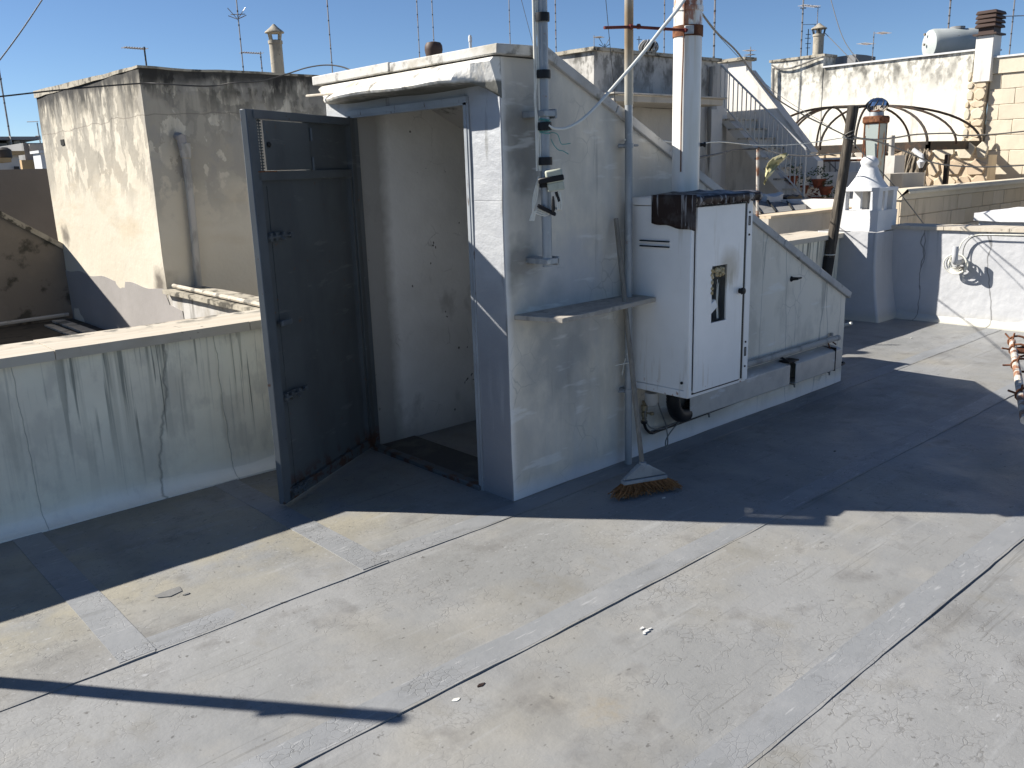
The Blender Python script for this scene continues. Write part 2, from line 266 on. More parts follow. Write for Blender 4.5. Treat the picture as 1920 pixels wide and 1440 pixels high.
mat('sheet_metal_flue', (.42, .48, .46), .5, .3, [((.40, .19, .09), .9, [('n', (9, 9, 2), .56, .62, 5)])])
mat('polished_steel', (.6, .6, .62), .08, 1)
mat('tank_grey', (.52, .55, .54), .6, 0, [((.42, .46, .44), .7, [('n', 3, .45, .6)]), ((.2, .15, .1), .8, [('n', 8, .68, .72)])])
mat('clay_flue', (.50, .45, .36), .85, 0, [((.30, .27, .22), .8, [('n', (7, 7, 3), .5, .62)]), ((.1, .09, .07), .7, [('n', 12, .6, .68, 5)])], [(.004, [('n', 20, 0, 1)])])
mat('brown_cowl', (.085, .055, .045), .6, .1)
mat('antenna_metal', (.35, .34, .34), .5, .5, [((.3, .16, .1), .8, [('n', 8, .55, .65)])])
mat('antenna_dark', (.07, .065, .06), .6, .3)
mat('wire_dark', (.05, .05, .05), .6)
mat('wire_grey', (.25, .24, .22), .6)
mat('terracotta', (.30, .085, .045), .8, 0, [((.2, .06, .03), .7, [('n', 14, .5, .6)])])
mat('leaf_green', (.05, .085, .025), .6, 0, [((.09, .12, .04), .7, [('n', 30, .4, .6)])])
mat('dry_creeper', (.26, .22, .17), .9)
mat('plastic_rag', (.72, .66, .36), .5)
mat('far_white', (.70, .70, .68), .9); mat('far_grey', (.32, .32, .32), .9, 0, [((.2, .2, .2), .6, [('n', (2, 2, .4), .5, .6)])])

# ------------------------------------------------------------------ mesh builder
def jit(v, amp, f):
    a = noise.noise_vector(Vector(v)*f)+noise.noise_vector(Vector(v)*f*3.7+Vector((5, 1, 3)))*.35
    return Vector(v)+a*amp
class MB:
    def __init__(s): s.v = []; s.f = []
    def add(s, vs, fs):
        o = len(s.v); s.v += [tuple(v) for v in vs]; s.f += [[i+o for i in f] for f in fs]; return s
    def box(s, a, b):
        x0, y0, z0 = (min(a[i], b[i]) for i in range(3)); x1, y1, z1 = (max(a[i], b[i]) for i in range(3))
        return s.add([(x0, y0, z0), (x1, y0, z0), (x1, y1, z0), (x0, y1, z0), (x0, y0, z1), (x1, y0, z1), (x1, y1, z1), (x0, y1, z1)],
                     [(0, 3, 2, 1), (4, 5, 6, 7), (0, 1, 5, 4), (1, 2, 6, 5), (2, 3, 7, 6), (3, 0, 4, 7)])
    def obox(s, o, ax, ay, az, a, b):     # oriented box, axes vectors
        vs = []
        for z in (a[2], b[2]):
            for x, y in ((a[0], a[1]), (b[0], a[1]), (b[0], b[1]), (a[0], b[1])): vs.append(o+ax*x+ay*y+az*z)
        return s.add(vs, [(0, 3, 2, 1), (4, 5, 6, 7), (0, 1, 5, 4), (1, 2, 6, 5), (2, 3, 7, 6), (3, 0, 4, 7)])
    def gbox(s, a, b, step=.08, amp=.004, f=2.5, zt=None):   # subdivided rough box, zt(x,y) optional top
        lo = [min(a[i], b[i]) for i in range(3)]; hi = [max(a[i], b[i]) for i in range(3)]
        n = [max(1, int((hi[i]-lo[i])/step)) for i in range(3)]
        def pt(i, j, k):
            x = lo[0]+(hi[0]-lo[0])*i/n[0]; y = lo[1]+(hi[1]-lo[1])*j/n[1]
            top = zt(x, y) if zt else hi[2]
            return jit((x, y, lo[2]+(top-lo[2])*k/n[2]), amp, f)
        def grid(fn, nu, nv, flip):
            vs = [fn(i, j) for j in range(nv+1) for i in range(nu+1)]; fs = []
            for j in range(nv):
                for i in range(nu):
                    q = [j*(nu+1)+i, j*(nu+1)+i+1, (j+1)*(nu+1)+i+1, (j+1)*(nu+1)+i]; fs.append(q[::-1] if flip else q)
            s.add(vs, fs)
        grid(lambda i, j: pt(i, j, 0), n[0], n[1], True); grid(lambda i, j: pt(i, j, n[2]), n[0], n[1], False)
        grid(lambda i, k: pt(i, 0, k), n[0], n[2], False); grid(lambda i, k: pt(i, n[1], k), n[0], n[2], True)
        grid(lambda j, k: pt(0, j, k), n[1], n[2], True); grid(lambda j, k: pt(n[0], j, k), n[1], n[2], False)
        return s
    def prism(s, poly, ax, a, b):         # poly in the two other axes (cyclic order), extruded along ax
        o = [(1, 2), (0, 2), (0, 1)][ax]; vs = []
        for t in (a, b):
            for p in poly:
                v = [0, 0, 0]; v[ax] = t; v[o[0]] = p[0]; v[o[1]] = p[1]; vs.append(v)
        n = len(poly)
        return s.add(vs, [list(range(n))[::-1], list(range(n, 2*n))]+[(i, (i+1) % n, n+(i+1) % n, n+i) for i in range(n)])
    def tube(s, pts, r, n=8, caps=True):
        pts = [Vector(p) for p in pts]; rs = r if isinstance(r, (list, tuple)) else [r]*len(pts)
        vs = []; prev = None
        for i, p in enumerate(pts):
            t = (pts[min(i+1, len(pts)-1)]-pts[max(i-1, 0)]).normalized()
            if prev is None: a = t.orthogonal().normalized()
            else: a = (prev-t*prev.dot(t)).normalized()
            prev = a; b = t.cross(a)
            for k in range(n):
                q = 2*math.pi*k/n; vs.append(p+(a*math.cos(q)+b*math.sin(q))*rs[i])
        fs = [(i*n+k, i*n+(k+1) % n, (i+1)*n+(k+1) % n, (i+1)*n+k) for i in range(len(pts)-1) for k in range(n)]
        if caps: fs += [list(range(n))[::-1], [len(vs)-n+k for k in range(n)]]
        return s.add(vs, fs)
    def lathe(s, o, prof, n=20, axis=None):
        o = Vector(o); ax = Vector(axis or (0, 0, 1)).normalized(); a = ax.orthogonal().normalized(); b = ax.cross(a); vs = []
        for r, h in prof:
            for k in range(n):
                q = 2*math.pi*k/n; vs.append(o+ax*h+(a*math.cos(q)+b*math.sin(q))*r)
        fs = [(i*n+k, i*n+(k+1) % n, (i+1)*n+(k+1) % n, (i+1)*n+k) for i in range(len(prof)-1) for k in range(n)]
        fs += [list(range(n))[::-1], [len(vs)-n+k for k in range(n)]]
        return s.add(vs, fs)
    def rough(s, amp, f):
        s.v = [tuple(jit(v, amp, f)) for v in s.v]; return s
def link(o, parent=None):
    C.collection.objects.link(o)
    if parent: o.parent = parent
    return o
def wloc(o):
    v = Vector((0, 0, 0))
    while o: v = v+o.location; o = o.parent
    return v
def obj(name, mb, m, parent=None, loc=None, bevel=0, sharp=30, seg=1):
    base = wloc(parent) if parent else Vector(loc or (0, 0, 0))
    me = bpy.data.meshes.new(name); me.from_pydata([tuple(Vector(v)-base) for v in mb.v], [], mb.f)
    me.materials.append(MATS[m]); me.validate(); me.update()
    import bmesh
    bm = bmesh.new(); bm.from_mesh(me); bmesh.ops.recalc_face_normals(bm, faces=bm.faces); bm.to_mesh(me); bm.free()
    for p in me.polygons: p.use_smooth = True
    me.set_sharp_from_angle(angle=R(sharp))
    o = bpy.data.objects.new(name, me); link(o, parent)
    if not parent: o.location = base
    if bevel:
        b = o.modifiers.new('bevel', 'BEVEL'); b.width = bevel; b.segments = seg; b.limit_method = 'ANGLE'; b.angle_limit = R(40); b.harden_normals = False
    return o
def tag(o, label, cat, group=None):
    o['label'] = label; o['category'] = cat
    if group: o['group'] = group
    return o
def thing(name, label, cat, loc, group=None):
    o = bpy.data.objects.new(name, None); o.empty_display_size = .1; link(o); o.location = loc; return tag(o, label, cat, group)
def struct(o, kind='structure'): o['kind'] = kind; return o
def catmull(pts, n=6):
    pts = [Vector(p) for p in pts]; out = []
    q = [pts[0]*2-pts[1]]+pts+[pts[-1]*2-pts[-2]]
    for i in range(1, len(q)-2):
        for k in range(n):
            t = k/n; a, b, c, d = q[i-1:i+3]
            out.append(.5*((2*b)+(c-a)*t+(2*a-5*b+4*c-d)*t*t+(3*b-3*c+d-a)*t**3))
    out.append(pts[-1]); return out
def sag(a, b, d, n=14):
    a = Vector(a); b = Vector(b); return [a.lerp(b, i/n)-Vector((0, 0, 4*d*(i/n)*(1-i/n))) for i in range(n+1)]

# ================================================================== THE ROOF FLOOR
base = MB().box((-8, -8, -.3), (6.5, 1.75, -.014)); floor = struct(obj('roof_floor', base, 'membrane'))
FA, FF = .006, 1.1
bands = [-.1425, -1.0717, -1.958, -2.90, -3.85, -4.8, -5.75, -6.7]
def sheet(x0, x1, ylo, yhi, xe=False):
    def zt(x, y):
        z = .001+(.0036 if ylo > -.5 else .0062)*max(0, 1-(y-ylo)/(yhi-ylo))*(.75+.9*noise.noise(Vector((x*.9, ylo, 2)))+.5*noise.noise(Vector((x*4, ylo, 5))))
        if xe: z += .0025*max(0, 1-(x1-x)/.9)
        return z
    m = MB().gbox((x0, ylo, -.012), (x1, yhi+.0, 0), .07, FA, FF, zt)
    m.v = [(x, y+(.0035*noise.noise(Vector((x*7, ylo, 1)))+.0025*noise.noise(Vector((x*23, ylo, 1))) if abs(y-ylo) < .02 else 0), z) for x, y, z in m.v]
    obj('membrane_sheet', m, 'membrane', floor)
for i, yl in enumerate(bands):
    yh = 1.47 if i == 0 else bands[i-1]+.05
    if i == 0:
        sheet(-8, -1.86, yl, yh, True); sheet(-1.90, -.86, yl, yh, True); sheet(-.90, 6.3, yl, yh)
        for xe in (-1.858, -.858):
            obj('lap_strip', MB().gbox((xe-.125, yl+.012, 0), (xe+.003, 1.44, .02), .1, FA, FF, lambda x, y, xe=xe, yl=yl: .0052+.0035*max(0, 1-(y-yl)/1.6)), 'membrane_lap', floor)
    else: sheet(-8, 6.3, yl, yh)
    obj('lap_strip', MB().gbox((-8, yl+.010, -.002), (6.3, yl+.125, 0), .07, FA, FF, lambda x, y, yl=yl, yh=yh: .0017+(.0033 if yl > -.5 else .0057)*(.75+.9*noise.noise(Vector((x*.9, yl, 2)))+.5*noise.noise(Vector((x*4, yl, 5))))), 'membrane_lap', floor)
# little flakes and pebbles lying on it
for q, s, mt in [((1244, 932), .012, 'white_cable'), ((1170, 930), .01, 'white_cable'), ((1708, 633), .012, 'white_cable'), ((902, 1282), .012, 'bitumen_dark'), ((320, 1108), .05, 'roofing_grey'),
              ((1204, 1176), .011, 'far_white'), ((1212, 1181), .013, 'far_white'), ((1218, 1177), .007, 'far_white'), ((1209, 1186), .006, 'far_white'), ((1362, 780), .008, 'white_cable'), ((1565, 845), .01, 'dark_opening'), ((855, 1310), .012, 'white_cable'), ((350, 1112), .012, 'roofing_grey')]:
    c = P(q[0], q[1], 2, .01); m = MB(); n = 7
    pts = [(c.x+s*random.uniform(.5, 1)*math.cos(a*6.283/n)*1.6, c.y+s*random.uniform(.4, 1)*math.sin(a*6.283/n)*.8) for a in range(n)]
    m.prism([(a, b) for a, b in pts], 2, .002, .0062+min(s*.1, .004 if s < .04 else .0005))
    obj('flake', m, mt, floor)

# ================================================================== PARAPETS
par = thing('parapet', 'low silver parapet behind the open door, travertine coping, dark drip streaks', 'parapet', (-2, 1.6, 0))
def cove(m, x0, x1, y, d=1, rr=.07):
    n = 6; poly = [(y+.03, -.01), (y-rr-.02, -.01), (y-rr-.02, .012)]+[(y-rr+rr*math.sin(a*math.pi/2/n), .012+rr-rr*math.cos(a*math.pi/2/n)) for a in range(n+1)]+[(y+.03, .012+rr)]
    m.prism(poly, 0, x0, x1)
m = MB().gbox((-8, 1.45, 0), (-.004, 1.75, .815), .1, .010, 1.8); obj('wall', m, 'aluminium_painted_parapet', par)
m = MB(); cove(m, -8, -.01, 1.452); obj('cove', m, 'aluminium_painted_parapet', par)
m = MB().gbox((-.004, 1.545, 0), (3.37, 1.75, .815), .3, .003, 2); obj('wall', m, 'aluminium_painted_parapet', par)
m = MB().gbox((3.37, 1.40, 0), (6.24, 1.75, .835), .1, .008, 1.8); obj('wall', m, 'aluminium_painted_parapet', par)
m = MB(); cove(m, 3.37, 5.9, 1.402); obj('cove', m, 'aluminium_painted_parapet', par)
xs = [-8, -6.95, -5.9, -4.9, -3.85, -2.75, -1.66, -.66, -.006]
for a, b in zip(xs, xs[1:]): obj('coping_stone', MB().gbox((a+.002, 1.41+random.uniform(-.003, .003), .818), (b-.002, 1.80, .866+random.uniform(-.002, .002)), .12, .002, 3), 'travertine', par, bevel=.004)
for a, b in [(-.0, 1.1), (1.1, 2.2), (2.2, 3.36)]: obj('coping_stone', MB().box((a+.003, 1.58, .818), (b-.003, 1.80, .866)), 'travertine', par, bevel=.004)
for a, b in [(3.37, 4.35), (4.35, 5.3), (5.3, 6.0)]: obj('coping_stone', MB().gbox((a+.002, 1.36, .838), (b-.002, 1.86, .886), .12, .002, 3), 'travertine', par, bevel=.004)

fp = thing('parapet', 'sunlit silver white parapet at the far end, cable coil on it', 'parapet', (6.35, -1, 0))
m = MB().gbox((6.24, -8, 0), (6.52, 1.1, .915), .1, .014, 1.5); obj('wall', m, 'far_parapet_paint', fp)
m = MB(); n = 6; poly = [(6.26, -.01), (6.15, -.01), (6.15, .012)]+[(6.16+.08*math.sin(a*math.pi/12), .012+.08-.08*math.cos(a*math.pi/12)) for a in range(n+1)]+[(6.26, .09)]
m.prism(poly, 1, -8, 1.05); obj('cove', m, 'far_parapet_paint', fp)
ys = [-8, -6.6, -5.2, -3.9, -2.6, -1.35, -.1, .5, 1.04]
for a, b in zip(ys, ys[1:]): obj('coping_slab', MB().gbox((6.205, a+.003, .918), (6.56, b-.003, .952), .12, .004, 3), 'travertine', fp, bevel=.003)

# ================================================================== STAIRHEAD
W, L_, H = 1.53, 3.34, 2.15
def zt(x, y=0): return 2.135 if x < .30 else max(.3, 2.135-(x-.30)*.4885)
sh = thing('stairhead', 'silver grey stairhead with sloping slab roof and dark doorway opening onto the flat roof', 'stairhead', (1.6, .76, 0))
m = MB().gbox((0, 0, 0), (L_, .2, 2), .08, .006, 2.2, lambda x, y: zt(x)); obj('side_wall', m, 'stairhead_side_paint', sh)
fm = MB().gbox((-.001, .2, 0), (.18, .245, 2.135), .08, .006, 2.2)
fm.gbox((-.001, 1.262, 0), (.03, W, 2.135), .07, .006, 2.2); fm.gbox((-.001, .245, 1.975), (.18, 1.262, 2.135), .08, .006, 2.2)
# painted skin on the front of the corner pier
fm.gbox((-.006, .003, .0), (.002, .235, 2.135), .06, .005, 2.2)
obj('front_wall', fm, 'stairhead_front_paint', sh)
m = MB().gbox((.03, 1.274, -1.6), (L_, W, 2), .12, .004, 2.2, lambda x, y: zt(x)-.002); obj('inner_wall', m, 'inner_plaster', sh)
m = MB().gbox((.18, .2, -1.6), (L_-.18, .225, 2), .2, .003, 2.2, lambda x, y: zt(x)-.02); obj('inner_wall', m, 'inner_plaster', sh)
m = MB().gbox((L_-.18, .19, -1.6), (L_+.002, W, 2), .1, .004, 2.2, lambda x, y: zt(L_-.1)); obj('end_wall', m, 'stairhead_side_paint', sh)
m = MB().box((.004, .21, -.05), (.30, 1.30, .012)); obj('landing', m, 'dark_floor', sh)
for i in range(8):
    obj('stair_step', MB().box((.30+i*.26, .21, -.05-.19*(i+1)), (.575+i*.26, 1.28, .0-.19*(i+1))), 'dark_floor', sh)
# roof slabs down the slope, each a stone of its own
ang = math.atan(.4885); n_ = 6; x0 = .30; sl_len = (L_+.03-x0)/math.cos(ang); ux = Vector((math.cos(ang), 0, -math.sin(ang))); uz = Vector((math.sin(ang), 0, math.cos(ang)))
cuts = [0, .52, 1.16, 1.78, 2.36, 2.9, sl_len]
for a, b in zip(cuts, cuts[1:]):
    obj('slope_slab', MB().obox(Vector((x0, 0, 2.135)), ux, Vector((0, 1, 0)), uz, (a+.002, -.022+random.uniform(-.002, .002), -.004), (b-.002, W+.03, .042+random.uniform(-.002, .003))).rough(.002, 5), 'slope_slab', sh, bevel=.004)
cap = MB()
cap.prism([(-.045, 2.142), (-.045, 2.186), (.27, 2.19), (.335, 2.158), (.315, 2.118), (.25, 2.142)], 1, -.035, .80); obj('roof_cap', cap.rough(.002, 4), 'cap_concrete', sh, bevel=.005, seg=2)
cap = MB()
cap.prism([(-.05, 2.143), (-.05, 2.192), (.27, 2.192), (.335, 2.158), (.315, 2.118), (.25, 2.142)], 1, .803, 1.58); obj('roof_cap', cap.rough(.002, 4), 'cap_concrete', sh, bevel=.005, seg=2)
# hood over the door: lip line px (625,182)-(840,144)-(905,147)
hm = MB(); ny = 26; prof = []
for i in range(ny+1):
    y = 1.50-(1.50-.002)*i/ny
    if y > 1.15: d = .03+.15*max(0, 1-(y-1.15)/.35)**.8
    elif y > .26: d = .19
    else: t = (y/.26); d = .012+.178*t*t*(3-2*t)
    zl = 2.035+.012*(y/1.5)+.004*math.sin(y*9)+(.0 if y > .12 else (.12-y)*-.5)
    k = jit((0, y, 2), .006, 7); dd = d+k.x
    prof.append([(0.01, y, 2.137), (-.035, y, 2.134), (-.06-.25*(dd-.03), y, 2.115), (-dd*.92, y, zl+.022), (-dd, y, zl+.004), (-dd+.008, y, zl-.008), (-.3*dd, y, zl-.012), (.01, y, zl-.02)])
for i in range(ny):
    a, b = prof[i], prof[i+1]; hm.add(a+b, [(j, j+1, 8+j+1, 8+j) for j in range(7)]+[(7, 0, 8, 15)])
hm.add(prof[0], [list(range(8))]); hm.add(prof[-1], [list(range(8))[::-1]])
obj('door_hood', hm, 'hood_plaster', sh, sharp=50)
obj('batten', MB().tube([P(575, 180, 0, -.12), P(660, 172, 0, -.16)], .007, 6), 'travertine', sh)
# steel door frame
fr = MB().box((-.016, .236, .0), (.03, .256, 1.962)).box((-.012, .222, 0), (-.006, .256, 1.98))
fr.box((-.016, .236, 1.945), (.03, 1.275, 1.962)).box((-.022, .225, 1.955), (-.008, 1.30, 1.982)); obj('door_frame', fr, 'frame_paint', sh)
fr = MB().box((-.016, 1.256, 0), (.03, 1.276, 1.96)); obj('door_frame', fr, 'door_paint', sh)
obj('threshold', MB().box((-.03, .24, 0), (.03, 1.28, .028)), 'door_paint', sh, bevel=.004)
# open steel door ---------------------------------------------------
H0 = Vector((-.012, 1.262, 0)); DD = Vector((-.8673, -.4977, 0)); DN = Vector((.4977, -.8673, 0)); UZ = Vector((0, 0, 1))
def D(m, a, b): return m.obox(H0, DD, UZ, DN, a, b)          # (u, z, out)
door = bpy.data.objects.new('door', None); link(door, sh); door.location = H0-sh.location; door['label'] = 'dark blue grey steel door leaf swung open'
T = .0015
obj('lower_panel', D(D(MB(), (.02, .045, -.02), (1.0, 1.64, -.012)), (.86, .05, -.012), (.864, 1.6, -.008)), 'door_paint', door)
obj('recessed_panel', D(MB(), (.02, 1.665, -.022), (.47, 1.93, -.014)), 'door_paint', door)
st = D(MB(), (.0, .03, -.022), (.045, 1.945, .018)); st = D(st, (.055, .05, -.02), (.075, 1.64, .012)); obj('hinge_stile', st, 'door_paint', door, bevel=.002)
st = D(MB(), (.93, .03, -.022), (1.006, 1.945, .012)); obj('free_stile', st, 'door_edge_paint', door, bevel=.003)
obj('top_rail', D(MB(), (.045, 1.905, -.022), (.955, 1.945, .018)), 'door_edge_paint', door, bevel=.002)
obj('bottom_rail', D(MB(), (.045, .03, -.022), (.955, .085, .012)), 'door_paint', door, bevel=.002)
mr = D(MB(), (.045, 1.625, -.022), (.955, 1.668, .012)); mr = D(mr, (.46, 1.668, -.02), (.485, 1.905, .01)); obj('middle_rail', mr, 'door_paint', door, bevel=.002)
obj('rust_patch', D(MB(), (.80, 1.664, .0), (.955, 1.669, .014)), 'rusty_steel', door)
obj('hatch_shutter', D(D(MB(), (.478, 1.672, .012), (.885, 1.90, .018)), (.478, 1.672, .002), (.49, 1.90, .018)), 'door_paint', door, bevel=.002)
me_ = MB()
for i in range(4): me_ = D(me_, (.882+i*.019, 1.66, -.010), (.891+i*.019, 1.91, -.006))
for i in range(18): me_ = D(me_, (.87, 1.665+i*.0135, -.010), (.94, 1.6725+i*.0135, -.006))
obj('wire_mesh', me_, 'door_paint', door)
for z in (1.70, 1.845): obj('hatch_hinge', MB().tube([H0+DD*.476+UZ*(z-.032)+DN*.024, H0+DD*.476+UZ*(z+.032)+DN*.024], .007, 8), 'door_edge_paint', door)
def bolt(u0, u1, z):
    m = D(MB(), (u0, z-.022, .0), (u1, z+.022, .006))
    for a, b in ((u0+.01, u0+.035), (u0+.08, u0+.10), (u1-.04, u1-.02)): m = D(m, (a, z-.02, .006), (b, z+.02, .024))
    m.tube([H0+DD*(u0-.03)+UZ*z+DN*.018, H0+DD*(u1-.01)+UZ*z+DN*.018], .008, 8)
    m.tube([H0+DD*(u0+.06)+UZ*z+DN*.018, H0+DD*(u0+.06)+UZ*(z-.015)+DN*.045], .006, 6)
    obj('bolt', m, 'bolt_paint', door, bevel=.0015)
bolt(.775, .94, 1.36); bolt(.765, .935, .565); bolt(.79, .945, .068)
obj('bolt_keeper', D(MB(), (.70, 1.345, 0), (.725, 1.37, .012)), 'door_edge_paint', door); obj('bolt_keeper', D(MB(), (.70, .555, 0), (.73, .578, .014)), 'door_edge_paint', door)
hd = D(MB(), (.81, .925, .012), (.90, .955, .03)); hd = D(hd, (.87, .93, -.012), (.89, .95, .014)); obj('handle', hd, 'door_edge_paint', door, bevel=.006, seg=2)
for z in (.35, 1.0, 1.5): obj('hinge', MB().tube([H0+DN*.012+UZ*(z-.05)+DD*-.004, H0+DN*.012+UZ*(z+.05)+DD*-.004], .010, 8), 'door_paint', door)
obj('hatch_knob', MB().lathe(H0+DD*.862+UZ*1.79+DN*.018, [(.012, 0), (.014, .008), (.006, .014)], 10, DN), 'black_rubber', door)
# shelf, its own slab let into the wall
shelf = MB(); zt_, zb = .955, .93
poly = [(.035, .01), (.112, -.262), (.895, -.185), (.93, .01)]
shelf.prism([(a, b) for a, b in poly], 2, zb, zt_)
tag(obj('shelf', shelf.rough(.002, 5), 'shelf_stone', None, (.5, 0, .94), bevel=.003), 'worn stone shelf slab jutting from the stairhead side wall beside the corner', 'shelf')

# ================================================================== CABINET
cx0, cx1, cy, cz0, cz1 = .905, 1.435, -.40, .44, 1.475
cb = thing('boiler_cabinet', 'white enamelled boiler cabinet hung on the stairhead side wall, torn opening in its door', 'cabinet', (1.17, -.2, .44))
obj('side_panel', MB().box((cx0, cy+.012, cz0+.03), (cx0+.003, -.02, cz1-.045)), 'cabinet_enamel', cb)
obj('side_panel', MB().box((cx1-.003, cy+.012, cz0), (cx1, -.02, cz1)), 'cabinet_enamel', cb)
obj('top_panel', MB().box((cx0-.004, cy, cz1-.042), (cx1+.004, -.0, cz1)), 'cabinet_enamel', cb, bevel=.004)
obj('bottom_panel', MB().box((cx0-.004, cy, cz0-.012), (cx1+.004, -.01, cz0+.028)), 'cabinet_enamel', cb, bevel=.004)
obj('corner_post', MB().box((cx0-.003, cy-.002, cz0-.008), (cx0+.028, cy+.03, cz1-.02)), 'cabinet_enamel', cb, bevel=.004)
obj('corner_post', MB().box((cx1-.042, cy-.008, cz0), (cx1+.010, cy+.03, cz1-.02)), 'cabinet_enamel', cb, bevel=.003)
obj('back_panel', MB().box((cx0, -.02, cz0), (cx1, -.012, cz1)), 'cabinet_enamel', cb)
obj('rear_flange', MB().box((cx0-.05, -.03, cz0-.02), (cx0-.028, -.006, cz1-.02)), 'cabinet_enamel', cb, bevel=.002)
# door with cut-out
dx0, dx1, dz0, dz1 = cx0+.030, cx1-.078, cz0+.018, cz1-.05
ox0, ox1, oz0, oz1 = 1.085, 1.205, .80, 1.115
A = P(1330, 605, 1, cy); B = P(1358, 497, 1, cy); ox0, ox1, oz0, oz1 = A.x-.008, B.x+.005, A.z, B.z+.006
cd_ = MB(); yo, yi = cy-.016, cy-.006
tl = .018   # sheet sagging outward at top right, as the photo shows
cd_.box((dx0, yo, dz0), (ox0, yi, dz1)).box((ox1, yo, dz0), (dx1, yi, dz1)).box((ox0, yo, dz0), (ox1, yi, oz0)).box((ox0, yo, oz1), (ox1, yi, dz1))
cd_.v = [(x-(.018*(z-dz0) if x > ox1+.001 and 0 else 0), y, z) for x, y, z in cd_.v]
cdo = obj('cabinet_door', cd_, 'cabinet_enamel', cb)
obj('door_gap', MB().add([(dx1-.004, cy-.005, dz0-.005), (cx1-.043, cy-.005, dz0-.005), (cx1-.045, cy-.005, dz1), (dx1+.012, cy-.005, dz1), (dx1-.004, cy+.002, dz0-.005), (cx1-.043, cy+.002, dz0-.005), (cx1-.045, cy+.002, dz1), (dx1+.012, cy+.002, dz1)], [(0, 1, 2, 3), (7, 6, 5, 4), (0, 4, 5, 1), (1, 5, 6, 2), (2, 6, 7, 3), (3, 7, 4, 0)]), 'black_rubber', cdo)
obj('door_gap', MB().box((dx0-.002, cy-.004, dz0-.012), (dx1+.01, cy+.0, dz0-.002)), 'black_rubber', cdo)
for z in (cz0+.14, cz1-.17):
    m = MB().box((cx1-.030, cy-.0115, z), (cx1-.027, cy-.0075, z+.05)).box((cx1-.018, cy-.0115, z), (cx1-.015, cy-.0075, z+.05)).box((cx1-.0268, cy-.0115, z), (cx1-.0182, cy-.0075, z+.004)).box((cx1-.0268, cy-.0115, z+.046), (cx1-.0182, cy-.0075, z+.05))
    obj('slot', m, 'black_rubber', cb)
for x, z in ((cx1-.022, cz0+.08), (cx1-.022, cz0+.22), (cx1-.022, cz1-.22), (cx1-.022, cz1-.10)):
    obj('screw', MB().lathe((x, cy-.008, z), [(.006, 0), (.006, .004)], 8, (0, -1, 0)), 'black_rubber', cb)
obj('screw', MB().lathe((cx0-.003, cy+.04, cz0+.07), [(.008, 0), (.008, .006)], 8, (-1, 0, 0)), 'black_rubber', cb)
obj('knob', MB().lathe((dx1-.03, yo, (P(1380, 545, 1, cy)).z), [(.014, 0), (.014, .012), (.019, .016), (.017, .03), (.006, .034)], 14, (0, -1, 0)), 'black_rubber', cdo)
# foam and scraps in the hole
m = MB()
for i in range(26):
    a = random.random(); p = Vector((ox0+.012+random.uniform(0, .09), cy-.012+random.uniform(-.012, .01), oz1-.015-random.uniform(0, .035)))
    if i < 8: p = Vector((ox0+random.uniform(-.006, .008), cy-.014, oz1-random.uniform(0, .16)))
    m.lathe(p, [(.002, -.012), (.011, -.004), (.010, .006), (.002, .012)], 6, (random.uniform(-1, 1), random.uniform(-.5, .5), random.uniform(-1, 1)))
obj('foam_remains', m, 'foam', cdo)
obj('inner_tray', MB().obox(Vector((ox0+.005, cy+.05, oz0+.02)), Vector((.85, 0, .5)), Vector((0, 1, 0)), Vector((-.5, 0, .85)), (0, -.04, 0), (.11, .04, .05)), 'cabinet_enamel', cb, bevel=.003)
obj('inner_back', MB().add([(ox0-.02, cy+.012, oz0-.03), (ox1-.02, cy+.07, oz0-.03), (ox1-.02, cy+.07, oz1+.03), (ox0-.02, cy+.012, oz1+.03), (ox0-.02, cy+.016, oz0-.03), (ox1-.02, cy+.074, oz0-.03), (ox1-.02, cy+.074, oz1+.03), (ox0-.02, cy+.016, oz1+.03)], [(0, 1, 2, 3), (7, 6, 5, 4), (0, 4, 5, 1), (1, 5, 6, 2), (2, 6, 7, 3), (3, 7, 4, 0)]), 'cabinet_enamel', cb)
m = MB()
for i in range(5):
    p = Vector((ox1-.03+random.uniform(-.02, .015), cy+.01, oz0+.01)); m.tube(catmull([p, p+Vector((.008, .01, .05)), p+Vector((-.01, .0, .1)), p+Vector((.01, .01, .13+.02*i))]), .0025, 5)
obj('loose_wire', m, 'white_cable', cb)
# louvre slots
for z in (P(1230, 452, 0, cx0).z, P(1230, 462, 0, cx0).z):
    y0, y1 = P(1200, 455, 0, cx0).y, P(1257, 455, 0, cx0).y
    m = MB().prism([(cx0+.001, z-.016), (cx0-.010, z-.004), (cx0+.001, z)], 1, y1, y0)
    obj('louvre', m, 'cabinet_enamel', cb); obj('louvre_slot', MB().box((cx0-.0102, y1+.004, z-.003), (cx0+.0, y0-.004, z+.003)), 'dark_opening', cb)
# tar sheet draped on top
tar = thing('bitumen_sheet', 'dark tarry bitumen sheet with pale drips draped over the cabinet top and front lip', 'bitumen sheet', (1.15, -.22, 1.5))
m = MB(); yA = P(1222, 380, 0, cx0-.012).y
nx, nyy = 26, 14; ysx = [yA+(-.445-yA)*j/nyy for j in range(nyy+1)]
grid = []
for j, y in enumerate(ysx):
    for i in range(nx+1):
        x = cx0-.012+(cx1+.03-cx0+.012)*i/nx
        z = cz1+.014+.018*math.exp(-((x-1.13)**2+(y+.22)**2)/.012)+.006*noise.noise(Vector((x*14, y*14, 1)))
        if y < -.41: z -= (-.41-y)*.35
        grid.append((x, y, z))
def gridf(nx, ny): return [(j*(nx+1)+i, j*(nx+1)+i+1, (j+1)*(nx+1)+i+1, (j+1)*(nx+1)+i) for j in range(ny) for i in range(nx)]
m.add(grid, gridf(nx, nyy)); o = obj('top_sheet', m, 'bitumen_silver', tar); s_ = o.modifiers.new('solid', 'SOLIDIFY'); s_.thickness = .006
